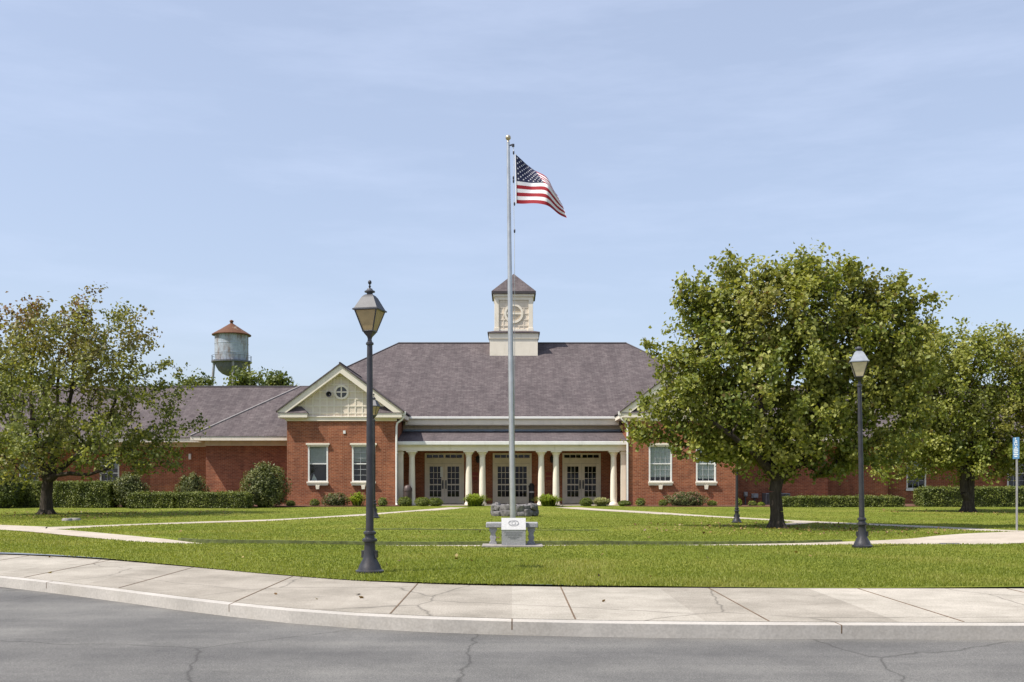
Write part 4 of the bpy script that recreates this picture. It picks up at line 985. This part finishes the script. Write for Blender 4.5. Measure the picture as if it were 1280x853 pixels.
b = MB(); b.tube([(0, 0, zc0 - r * .95), (0, 0, 0)], .5, 12); b.build('riser_pipe', M['tank_dark'], wt)

# ------------------------------------------------------------------ trees
def make_tree(name, label, px, py, ells, nclump, nleaf, lsize, mat, trunk, clump_r=.55, d=None, z0=None, group='trees on the lawn', autumn=None, shell=.30, bark='bark', twig_r=.008, expo=.46, seed=1, tintb=.5):
    """ells: crown lobes (x, y, rx, ry, depth factor, depth offset) in photo pixels at the trunk's distance; trunk: list of stems, each a list of (x, y, depth offset, radius)"""
    g = np.random.default_rng(seed); d = d or GD(py); k = d / FPX; root = empty(name, (PX(px, d), d, 0), label, 'tree', group)
    bx = PX(px, d)
    def loc(x, y, dd=0.0): return np.array((PX(x, d) - bx, dd, PZ(y, d)))
    E = []
    for e in ells: c = loc(e[0], e[1], e[5] if len(e) > 5 else 0); E.append((c, np.array((e[2] * k, e[2] * k * (e[4] if len(e) > 4 else .95), e[3] * k))))
    vol = np.array([r[0] * r[1] * r[2] for _, r in E]) ** .75; vol /= vol.sum(); C = []
    mind = clump_r * .62; tries = 0
    while len(C) < nclump and tries < nclump * 60:
        tries += 1; c, r = E[g.choice(len(E), p=vol)]; v = g.normal(size=3); v /= np.linalg.norm(v); q = c + v * r * (g.uniform() ** shell)
        if q[2] < 1.2: continue
        if C and min(np.sum((np.array(C) - q) ** 2, 1)) < (mind * (.45 + .55 * (1 - tries / (nclump * 60)))) ** 2: continue
        C.append(q)
    C = np.array(C)
    # skeleton
    nodes = []; par = []; rad0 = []
    for st in trunk:
        prev = -1
        for i, (x, y, dd, rr) in enumerate(st):
            p = loc(x, y, dd)
            if i == 0 and nodes and st is not trunk[0]:
                prev = int(np.argmin(np.sum((np.array(nodes) - p) ** 2, 1))); continue
            nodes.append(p); par.append(prev); rad0.append(rr); prev = len(nodes) - 1
    nfix = len(nodes); fork = nodes[min(len(trunk[0]) - 1, 3)]
    order = np.argsort(np.sum((C - fork) ** 2, 1)); start = max(1, nfix // 6)
    for ci in order:
        q = C[ci]; A = np.array(nodes); dv = q - A; dist = np.linalg.norm(dv, axis=1)
        pen = dist + .35 * np.maximum(0, -(dv[:, 2]) - .2) * 1.5 + (np.linalg.norm(A - fork, axis=1) > np.linalg.norm(q - fork)) * 2
        pen[:2] += 50 if nfix > 3 else 0
        j = int(np.argmin(pen)); ns = max(1, int(dist[j] / .45)); prev = j; a = nodes[j]
        wob = g.normal(size=3) * .10 * dist[j]
        for s in range(1, ns + 1):
            t = s / ns; p = a + (q - a) * t + wob * math.sin(math.pi * t); p[2] += .10 * dist[j] * math.sin(math.pi * t) * .6
            nodes.append(p); par.append(prev); rad0.append(0); prev = len(nodes) - 1
    n = len(nodes); cnt = np.zeros(n); kids = [[] for _ in range(n)]
    for i in range(n):
        if par[i] >= 0: kids[par[i]].append(i)
    for i in range(n - 1, -1, -1):
        if not kids[i]: cnt[i] += 1
        if par[i] >= 0: cnt[par[i]] += cnt[i]
    rad = twig_r * np.maximum(cnt, 1) ** expo
    for i in range(nfix): rad[i] = max(rad0[i], 0) if rad0[i] else rad[i]
    tb = MB(); bb = MB()
    for i in range(n):
        j = par[i]
        if j < 0: continue
        r1 = rad[i]; r0_ = min(rad[j], r1 * 1.5) if i >= nfix else rad[j]
        tb.tube([nodes[j], nodes[i]], [r0_, r1], 10 if i < nfix else 5)
    for i in range(nfix):                                   # root flare
        if par[i] < 0:
            for a in range(6):
                an = a * 1.05 + .4; p0 = nodes[i]; rr = rad[i]; tb.tube([p0 + np.array((0, 0, .45)), p0 + np.array((rr * .75 * math.cos(an), rr * .75 * math.sin(an), .12)), p0 + np.array((rr * 1.5 * math.cos(an), rr * 1.5 * math.sin(an), -.08))], [rr * .5, rr * .42, rr * .28], 6)
    tr = tb.build('trunk', M[bark], root, smooth=True); 
    # leaves
    per = g.poisson(nleaf / len(C), len(C)) + 4; idx = np.repeat(np.arange(len(C)), per); m = len(idx)
    cen = np.average([c for c, _ in E], axis=0); ax = unit(unit(C - fork) + .75 * g.normal(size=C.shape) * .6 + np.array((0, 0, .15)))
    rr = clump_r * g.uniform(.6, 1.25, len(C))[idx]
    pos = C[idx] + g.normal(size=(m, 3)) * (rr * .42)[:, None] * np.array((1, 1, .75)) + ax[idx] * (rr * g.uniform(-1.15, 1.05, m))[:, None]
    outv = unit(pos - cen)
    Vv, Ff = leaf_geo(pos, lsize, .25, outv * .8, .85, .3, .35)
    ct = g.normal(0, .19, len(C))[idx]; tint = np.clip(tintb + ct + g.normal(0, .17, m), 0, 1); at = {'tint': rep2(tint)}
    if autumn: at['autumn'] = rep2(np.clip(autumn(pos, C[idx], g), 0, 1))
    else: at['autumn'] = np.zeros(len(Ff))
    np_mesh('crown', Vv, Ff, M[mat], at, root); return root

def aut_big(p, c, g):
    h = np.array([mnoise.noise((a * .6, b * .6, e * .6 + 5)) for a, b, e in c]); return np.clip((h - .3) * 1.2, 0, .4) * g.uniform(.2, 1, len(p)) + (g.uniform(size=len(p)) < .03) * .6
make_tree('maple_tree', 'large round crowned green maple with a dark trunk, right of the porch', 970, 660,
    [(962, 475, 118, 128), (985, 400, 88, 66), (903, 422, 58, 68), (882, 505, 56, 46), (868, 462, 42, 44), (815, 522, 26, 26), (1060, 440, 78, 88), (1090, 520, 62, 66), (1020, 550, 72, 46), (950, 565, 50, 34), (918, 545, 52, 30), (855, 545, 30, 18), (1108, 400, 42, 50), (802, 535, 16, 14), (812, 512, 14, 12), (1040, 375, 62, 52), (925, 350, 46, 30), (1010, 346, 60, 20), (826, 432, 24, 16), (862, 374, 26, 20), (870, 385, 36, 34), (824, 432, 14, 12), (1130, 450, 40, 60), (1118, 372, 34, 30), (838, 528, 26, 22), (1140, 400, 30, 44), (1120, 450, 50, 60), (1075, 575, 46, 22), (1000, 578, 50, 22), (880, 560, 44, 18), (1010, 470, 60, 60), (1100, 360, 18, 14)],
    820, 66000, .112, 'leaf_big',
    [[(971, 663, 0, .22), (971, 640, 0, .175), (969, 615, .02, .165), (972, 598, 0, .17), (962, 570, -.1, .15), (950, 530, -.2, .12), (945, 480, -.1, .09), (948, 430, 0, .06)],
     [(972, 598, 0, .15), (988, 585, .1, .13), (1003, 578, .2, .12), (1030, 545, .5, .10), (1060, 500, .6, .07), (1070, 455, .5, .05)],
     [(969, 600, 0, .1), (978, 560, .6, .11), (992, 510, .9, .09), (1000, 450, .8, .06), (1005, 400, .6, .04)],
     [(968, 598, 0, .1), (940, 570, -.5, .09), (905, 545, -.8, .07), (870, 520, -.8, .05)],
     [(970, 595, 0, .1), (962, 560, .9, .10), (930, 500, 1.5, .07), (905, 440, 1.6, .05)]], clump_r=.32, twig_r=.007, autumn=aut_big, seed=3, tintb=.76, shell=.30)
def aut_right(p, c, g):
    h = np.array([mnoise.noise((a * .7, b * .7, e * .7 + 9)) for a, b, e in c]); return np.clip((p[:, 0] - .2) / 3, 0, 1) * np.clip((h + .2) * 1.6, 0, 1) * g.uniform(.3, 1, len(p)) + np.clip((h - .2) * 1.2, 0, .5) * g.uniform(.2, 1, len(p))
make_tree('maple_tree', 'forked maple with red tinged leaves at the right edge before the long hedge', 1210, 640,
    [(1205, 500, 84, 88), (1150, 520, 60, 80), (1180, 450, 66, 45), (1250, 460, 60, 50), (1262, 530, 58, 66), (1130, 580, 42, 28), (1300, 520, 50, 70), (1215, 575, 74, 28), (1290, 450, 40, 40), (1150, 560, 50, 30), (1255, 570, 46, 26), (1190, 520, 60, 50), (1230, 430, 40, 22), (1140, 470, 40, 44)],
    640, 45000, .120, 'leaf_big',
    [[(1210, 642, 0, .27), (1211, 625, 0, .21), (1212, 600, 0, .19), (1215, 580, .1, .12), (1222, 540, .3, .10), (1228, 490, .4, .06)],
     [(1210, 632, -.1, .17), (1203, 615, -.12, .15), (1202, 592, -.15, .14), (1188, 575, -.3, .09), (1175, 540, -.4, .07), (1165, 490, -.3, .05)],
     [(1212, 600, 0, .1), (1205, 560, .5, .09), (1200, 500, .7, .07), (1195, 450, .5, .04)],
     [(1214, 590, 0, .1), (1240, 560, -.3, .08), (1265, 520, -.4, .06), (1280, 480, -.2, .04)]], clump_r=.37, twig_r=.007, autumn=aut_right, seed=5, tintb=.76)
def aut_left(p, c, g):
    h = np.array([mnoise.noise((a * .5, b * .5, e * .5 + 2)) for a, b, e in c]); return np.clip((p[:, 2] - 4.8) / 2.6, 0, 1) * np.clip(.65 + h, 0, 1) * g.uniform(.3, 1, len(p)) + np.clip((h - .2) * 1.2, 0, .4) * g.uniform(.2, 1, len(p))
make_tree('maple_tree', 'thin leaved tree turning reddish at its top, left edge of the lawn', 58, 643,
    [(75, 490, 100, 92, 1.6, -1.4), (125, 440, 82, 52, 1.4, -1.0), (228, 535, 24, 32), (205, 480, 36, 36), (205, 572, 36, 22), (30, 385, 18, 10), (62, 378, 14, 10), (112, 378, 22, 14), (92, 372, 14, 8), (160, 400, 22, 14), (20, 470, 66, 72), (165, 500, 62, 62), (190, 555, 48, 46, 1.2, -.5), (120, 560, 68, 40, 2.2, -2.4), (30, 565, 62, 44, 2.0, -2.0), (0, 585, 40, 26, 1.2, -.8), (60, 415, 62, 34), (100, 395, 36, 26), (45, 390, 30, 20), (150, 420, 36, 26), (-20, 520, 40, 60), (215, 535, 30, 26), (15, 590, 30, 20)],
    600, 25000, .122, 'leaf_left',
    [[(58, 645, 0, .27), (58, 620, 0, .21), (60, 600, 0, .20), (64, 585, 0, .15), (75, 540, .2, .10), (85, 490, .3, .07), (90, 440, .2, .04)],
     [(60, 600, 0, .15), (54, 575, -.2, .12), (46, 530, -.3, .09), (40, 480, -.2, .06), (45, 430, 0, .035)],
     [(61, 598, 0, .12), (72, 588, .2, .11), (100, 560, .4, .08), (130, 520, .5, .06), (150, 470, .4, .04)],
     [(60, 600, 0, .12), (76, 594, -.3, .09), (95, 592, -.5, .08), (118, 594, -.6, .06), (150, 585, -.7, .04)],
     [(60, 596, 0, .1), (62, 550, .7, .09), (58, 500, .9, .07), (62, 440, .8, .04)],
     [(59, 598, 0, .1), (40, 570, .4, .08), (15, 540, .6, .06), (-5, 500, .6, .04)]], clump_r=.38, autumn=aut_left, seed=8, tintb=.72, shell=.42, twig_r=.008, expo=.42)
def back_tree(px, ytop, w, h, d, lab, seed):
    k = FPX / d; py = HY + HC * k; cy = ytop + h * .5
    make_tree('background_tree', lab, px, py, [(px, cy + h * .1, w * .34, h * .5), (px + w * .26, cy - h * .05, w * .24, h * .26), (px - w * .26, cy + h * .25, w * .24, h * .22), (px, cy + h * .6, w * .45, h * .4)], 70, 2600, .30, 'leaf_far',
              [[(px, py, 0, .35), (px, py - 40, 0, .3), (px, ytop + h * 1.1, 0, .2), (px, ytop + h * .5, 0, .1)]], clump_r=.72, d=d, group='trees behind the building', seed=seed, tintb=.55)
back_tree(303, 455, 56, 46, 92, 'leafy tree top in front of the water tower legs behind the roof', 21)
back_tree(346, 466, 28, 30, 96, 'small tree top peeping over the roof right of the water tower', 22)
back_tree(240, 463, 44, 36, 98, 'green tree top over the roof left of the water tower', 23)
back_tree(8, 412, 90, 110, 90, 'pale green tree behind the roofs at the far left edge', 24)

# ------------------------------------------------------------------ hedges and shrubs
def plant(name, label, x0, x1, ytop, d, ybot=None, depth=None, mat='leaf_hedge', shape='round', n=3000, ls=.05, group='shrubs along the facade', up=.3, autumn=None, tintb=.5, cat='shrub', stems=False):
    """a foliage thing filling the photo box x0..x1, ytop..ground at distance d"""
    X0, X1 = PX(x0, d), PX(x1, d); H = PZ(ytop, d); w = (X1 - X0) / 2; dp = depth or w * .9; cx = (X0 + X1) / 2
    root = empty(name, (cx, d, 0), label, cat, group)
    if shape == 'box':
        A = [2 * w * H, 2 * w * 2 * dp, 2 * dp * H, 2 * dp * H, 2 * w * H]; A = np.array(A); q = rng.choice(5, n, p=A / A.sum()); a, c = rng.uniform(-1, 1, n), rng.uniform(0, 1, n)
        x = np.where(q == 2, -w, np.where(q == 3, w, a * w)); y = np.where((q == 0), -dp, np.where(q == 4, dp, np.where(q == 1, (c * 2 - 1) * dp, a * dp))); z = np.where(q == 1, H, c * H)
        nr = np.stack([np.where(q == 2, -1, np.where(q == 3, 1, 0)), np.where(q == 0, -1, np.where(q == 4, 1, 0)), np.where(q == 1, 1, 0)], 1).astype(float)
        lump = np.array([mnoise.noise((s * 2.2 + cx, t * 2.2, e * 2.2)) for s, t, e in zip(x, y, z)]); pos = np.stack([x, y, z], 1) + nr * (lump[:, None] * .085 - .03 + rng.normal(0, .032, (n, 1)) + ((rng.uniform(size=n) < .04) * rng.uniform(0, .10, n))[:, None])
        rcorner = np.minimum(1, np.abs(x) / w) ** 18; pos[:, 2] -= rcorner * .06 * (z > H * .8); core = MB(); core.box(-w + .07, w - .07, -dp + .07, dp - .07, 0, H - .07)
    else:
        v = unit(rng.normal(size=(n, 3))); v[:, 2] = np.where(v[:, 2] < -.75, -v[:, 2], v[:, 2]); r = rng.uniform(.80, 1.04, n)
        lump = np.array([mnoise.noise((s * 2.4 + cx * 3, t * 2.4, e * 2.4)) for s, t, e in v]); irr = .30 if mat in ('leaf_shrub', 'leaf_rose') else .17; lump2 = np.array([mnoise.noise((s * 5.5 + cx, t * 5.5 + 3, e * 5.5)) for s, t, e in v]); spr = (rng.uniform(size=n) < .06) * rng.uniform(0, .16, n); r = r * (1 + irr * lump + .5 * irr * lump2 + spr)
        pos = v * r[:, None] * np.array((w, dp, H * .56)) + np.array((0, 0, H * .46)); pos[:, 2] = np.maximum(pos[:, 2], .01); nr = v; core = MB(); core.lathe([(w * .3, 0), (w * .68, H * .2), (w * .74, H * .45), (w * .6, H * .7), (w * .25, H * .86)], seg=12, squash=dp / w)
    V, F = leaf_geo(pos, ls, up, nr * 1.4, .62, .25); m = len(pos)
    at = {'tint': rep2(np.clip(tintb + .4 * lump + rng.normal(0, .16, m), 0, 1)), 'autumn': rep2(autumn(pos, m) if autumn else np.zeros(m))}
    np_mesh('foliage', V, F, M[mat], at, root)
    core.build('inner_growth', M['twig'], root); return root
def tuft(name, label, x0, x1, ytop, d, mat, n=260, bl=.02, group='shrubs along the facade', spread=1.0, cat='plant'):
    """arching strap leaves rising from one root"""
    X0, X1 = PX(x0, d), PX(x1, d); H = PZ(ytop, d); w = (X1 - X0) / 2 * spread; cx = (X0 + X1) / 2; root = empty(name, (cx, d, 0), label, cat, group); V = []; F = []; T = []
    for i in range(n):
        an = rng.uniform(0, 2 * math.pi); rr = rng.uniform(.1, 1) ** .6; L = rr * w; h = H * (1.08 - .55 * rr) * rng.uniform(.75, 1.08); sd = (-math.sin(an) * bl * 1.0, math.cos(an) * bl)
        bx, by = rng.normal(0, w * .18, 2); o = len(V); tint = np.clip(rng.normal(.5, .22), 0, 1)
        for t, wd in ((0, .6), (.35, 1), (.7, .85), (1, .05)):
            x = bx + math.cos(an) * L * t ** 1.2; y = by + math.sin(an) * L * t ** 1.2; z = h * (1 - (1 - t) ** 2.2) - .35 * h * max(0, t - .6) ** 1.3 * 2
            V += [(x - sd[0] * wd, y - sd[1] * wd, max(z, 0)), (x + sd[0] * wd, y + sd[1] * wd, max(z, 0))]
        for k in range(3): F.append((o + 2 * k, o + 2 * k + 1, o + 2 * k + 3, o + 2 * k + 2)); T.append(tint)
    np_mesh('leaves', np.array(V), np.array(F), M[mat], {'tint': np.array(T), 'autumn': np.zeros(len(T))}, root)
    c = MB(); c.lathe([(w * .18, 0), (w * .14, H * .25), (w * .05, H * .4)], seg=8); c.build('crown_base', M['twig'], root); return root
M['twig'] = simple('twig_mass', (.045, .052, .018), .95, 0, .4, 30)
pink = lambda p, m: ((rng.uniform(size=m) < .16) * (p[:, 2] > .25) * rng.uniform(.5, 1, m))
# left range
plant('clipped_hedge', 'long tall clipped hedge behind the left tree trunk', 22, 143, 603, 47.2, depth=.55, shape='box', n=15000, ls=.075, group='clipped hedges', cat='hedge')
plant('clipped_hedge', 'short low hedge segment right of the round shrub on the left', 164, 221, 616.3, 46.2, depth=.5, shape='box', n=6500, ls=.065, group='clipped hedges', cat='hedge')
plant('clipped_hedge', 'low hedge segment running up to the big dark shrub by the left wing', 223.5, 312, 616.3, 46.2, depth=.5, shape='box', n=9500, ls=.065, group='clipped hedges', cat='hedge')
plant('round_shrub', 'leafy shrub closing the right end of the tall left hedge', 139, 183, 593, 47.3, depth=.75, mat='leaf_shrub', n=5200, ls=.085)
plant('round_shrub', 'shrub peeping above the low hedge in front of the recessed wall', 221, 258, 594, 50.0, depth=.7, mat='leaf_shrub', n=3600, ls=.085)
plant('round_shrub', 'largest round dark shrub beside the left wing corner', 305, 358, 582.5, 47.6, depth=1.0, mat='leaf_shrub', n=7500, ls=.09)
plant('round_shrub', 'dark spreading bush at the far left edge by the tall hedge', -14, 26, 588, 46.0, depth=.8, mat='leaf_hedge', n=4500, ls=.085, tintb=.35)
for x0, x1, yt, lab, mt in ((322, 336, 627, 'tiny yellow green plant in the mulch beside the big dark shrub', 'leaf_lime'), (357.5, 369, 626, 'small clipped ball at the outer corner of the left wing', 'leaf_box'), (387, 400, 624.5, 'small clipped ball under the left window of the left wing', 'leaf_box'), (472, 485, 622.5, 'small clipped ball just right of the foreground lamp post', 'leaf_box')):
    plant('boxwood_ball', lab, x0, x1, yt, 49.0, mat=mt, n=700, ls=.05, group='small balls in the mulch')
plant('flowering_shrub', 'loose shrub with pinkish blooms between the left wing windows', 403, 436, 617, 49.1, depth=.45, mat='leaf_rose', n=1700, ls=.075, autumn=pink)
tuft('lily_clump', 'bright yellow green strap leaved clump under the left wing right window', 431, 461, 612, 49.0, 'leaf_lime', 190, .032)
for x0, x1, yt, lab in ((497.5, 514.5, 621.5, 'clipped boxwood before the litter bin at the left end of the porch'), (518.5, 538, 622, 'lighter clipped boxwood left in the pair before the left doors'), (536, 553.5, 622.5, 'darker clipped boxwood right in the pair before the left doors')):
    plant('boxwood_bush', lab, x0, x1, yt, 49.4, mat='leaf_box', n=1500, ls=.05, group='boxwoods before the porch', tintb=.62 if 'lighter' in lab else .48)
tuft('fern_clump', 'lime green mounded fern between the columns left of the flagpole', 579, 609, 614.5, 49.7, 'leaf_lime', 520, .022, 'lime fern mounds', 1.25)
tuft('fern_clump', 'lime green mounded fern between the columns right of the flagpole', 669, 701, 614.5, 49.7, 'leaf_lime', 520, .022, 'lime fern mounds', 1.25)
plant('boxwood_bush', 'dark square boxwood left of the variegated grass at the right doors', 724.5, 741, 623, 49.5, mat='leaf_box', n=1500, ls=.05, group='boxwoods before the porch', tintb=.4)
tuft('variegated_grass', 'pale variegated grass mound before the right doors', 737, 767, 619.5, 49.5, 'leaf_pale', 520, .014)
plant('boxwood_bush', 'round dark boxwood at the foot of the last right column', 773, 788.5, 626, 49.3, mat='leaf_box', n=1200, ls=.05, group='boxwoods before the porch', tintb=.35)
for x0, x1, yt, lab in ((794.5, 807, 623, 'small clipped ball left of the right wing windows'), (823, 835, 625, 'small clipped ball left of the rose shrub on the right'), (884, 896, 626, 'small clipped ball right of the rose shrub on the right'), (935, 946, 626.5, 'small clipped ball in the shade right of the right wing'), (947, 956, 628, 'tiny pale plant left of the maple trunk'), (919, 927.5, 624, 'yellow green tuft behind the lamp post at the wing corner')):
    plant('boxwood_ball', lab, x0, x1, yt, 49.1, mat='leaf_lime' if ('pale' in lab or 'yellow' in lab) else 'leaf_box', n=700, ls=.05, group='small balls in the mulch')
plant('flowering_shrub', 'wide loose rose shrub with faded blooms under the right wing windows', 832, 884, 616, 49.0, depth=.5, mat='leaf_rose', n=2800, ls=.075, autumn=pink)
plant('clipped_hedge', 'low hedge behind the maple trunk and right lamp post', 975, 1126, 621, 48.2, depth=.5, shape='box', n=12500, ls=.065, group='clipped hedges', cat='hedge')
plant('clipped_hedge', 'tall long hedge behind the forked maple at the right', 1148, 1330, 609.5, 48.6, depth=.6, shape='box', n=17500, ls=.075, group='clipped hedges', cat='hedge', tintb=.45)

# ------------------------------------------------------------------ light, sky, camera
SUNV = Vector((-.62, -.29, 1.0)).normalized()              # towards the sun: left, a little behind the viewer, high
el = math.asin(SUNV.z); az = math.atan2(SUNV.x, SUNV.y)
w = bpy.data.worlds.new('World'); sc.world = w; w.use_nodes = True; nt = w.node_tree; nt.nodes.clear(); n = NB(nt)
sky = n.n('ShaderNodeTexSky', sky_type='NISHITA'); sky.sun_disc = False; sky.sun_elevation = el; sky.sun_rotation = az; sky.altitude = 20; sky.air_density = 1.0; sky.dust_density = 2.2; sky.ozone_density = 1.5
tc = n.n('ShaderNodeTexCoord'); mp = n.n('ShaderNodeMapping'); mp.inputs['Scale'].default_value = (1.3, 1.3, 7.5); mp.inputs['Rotation'].default_value = (0, R(7), 0); n.l(tc.outputs['Generated'], mp.inputs['Vector'])
cl = n.noise(mp.outputs['Vector'], 2.4, 9, .62); veil = n.noise(tc.outputs['Generated'], 1.3, 3, .5)
k = n.math('MULTIPLY', n.ramp(cl, [(.47, (0, 0, 0)), (.75, (1, 1, 1))]), n.ramp(veil, [(.3, (.15, .15, .15)), (.7, (1, 1, 1))]))
k = n.math('ADD', n.math('MULTIPLY', k, .15), .36, True)
cloudy = n.mix(k, sky.outputs[0], (6.0, 6.7, 8.5))
bg = n.n('ShaderNodeBackground'); bg.inputs['Strength'].default_value = .116; n.l(cloudy, bg.inputs['Color']); wo = n.n('ShaderNodeOutputWorld'); n.l(bg.outputs[0], wo.inputs[0])
sd = bpy.data.lights.new('sun', 'SUN'); sd.energy = 5.0; sd.angle = R(.53); sd.color = (1, .945, .86); so = bpy.data.objects.new('sun', sd); COL.objects.link(so); so.rotation_euler = SUNV.to_track_quat('Z', 'Y').to_euler(); so.location = SUNV * 80
cam = bpy.data.cameras.new('camera'); co = bpy.data.objects.new('camera', cam); COL.objects.link(co); sc.camera = co
co.location = (0, 0, HC); co.rotation_euler = (R(90), 0, 0); cam.sensor_width = 36; cam.lens = 36 * FPX / 1280; cam.shift_y = (HY - 426.5) / 1280; cam.clip_end = 2000; cam.clip_start = .1
sc.view_settings.view_transform = 'Standard'; sc.view_settings.look = 'None'; sc.view_settings.exposure = .38; sc.view_settings.gamma = 1
try: sc.cycles.use_denoising = True
except Exception: pass
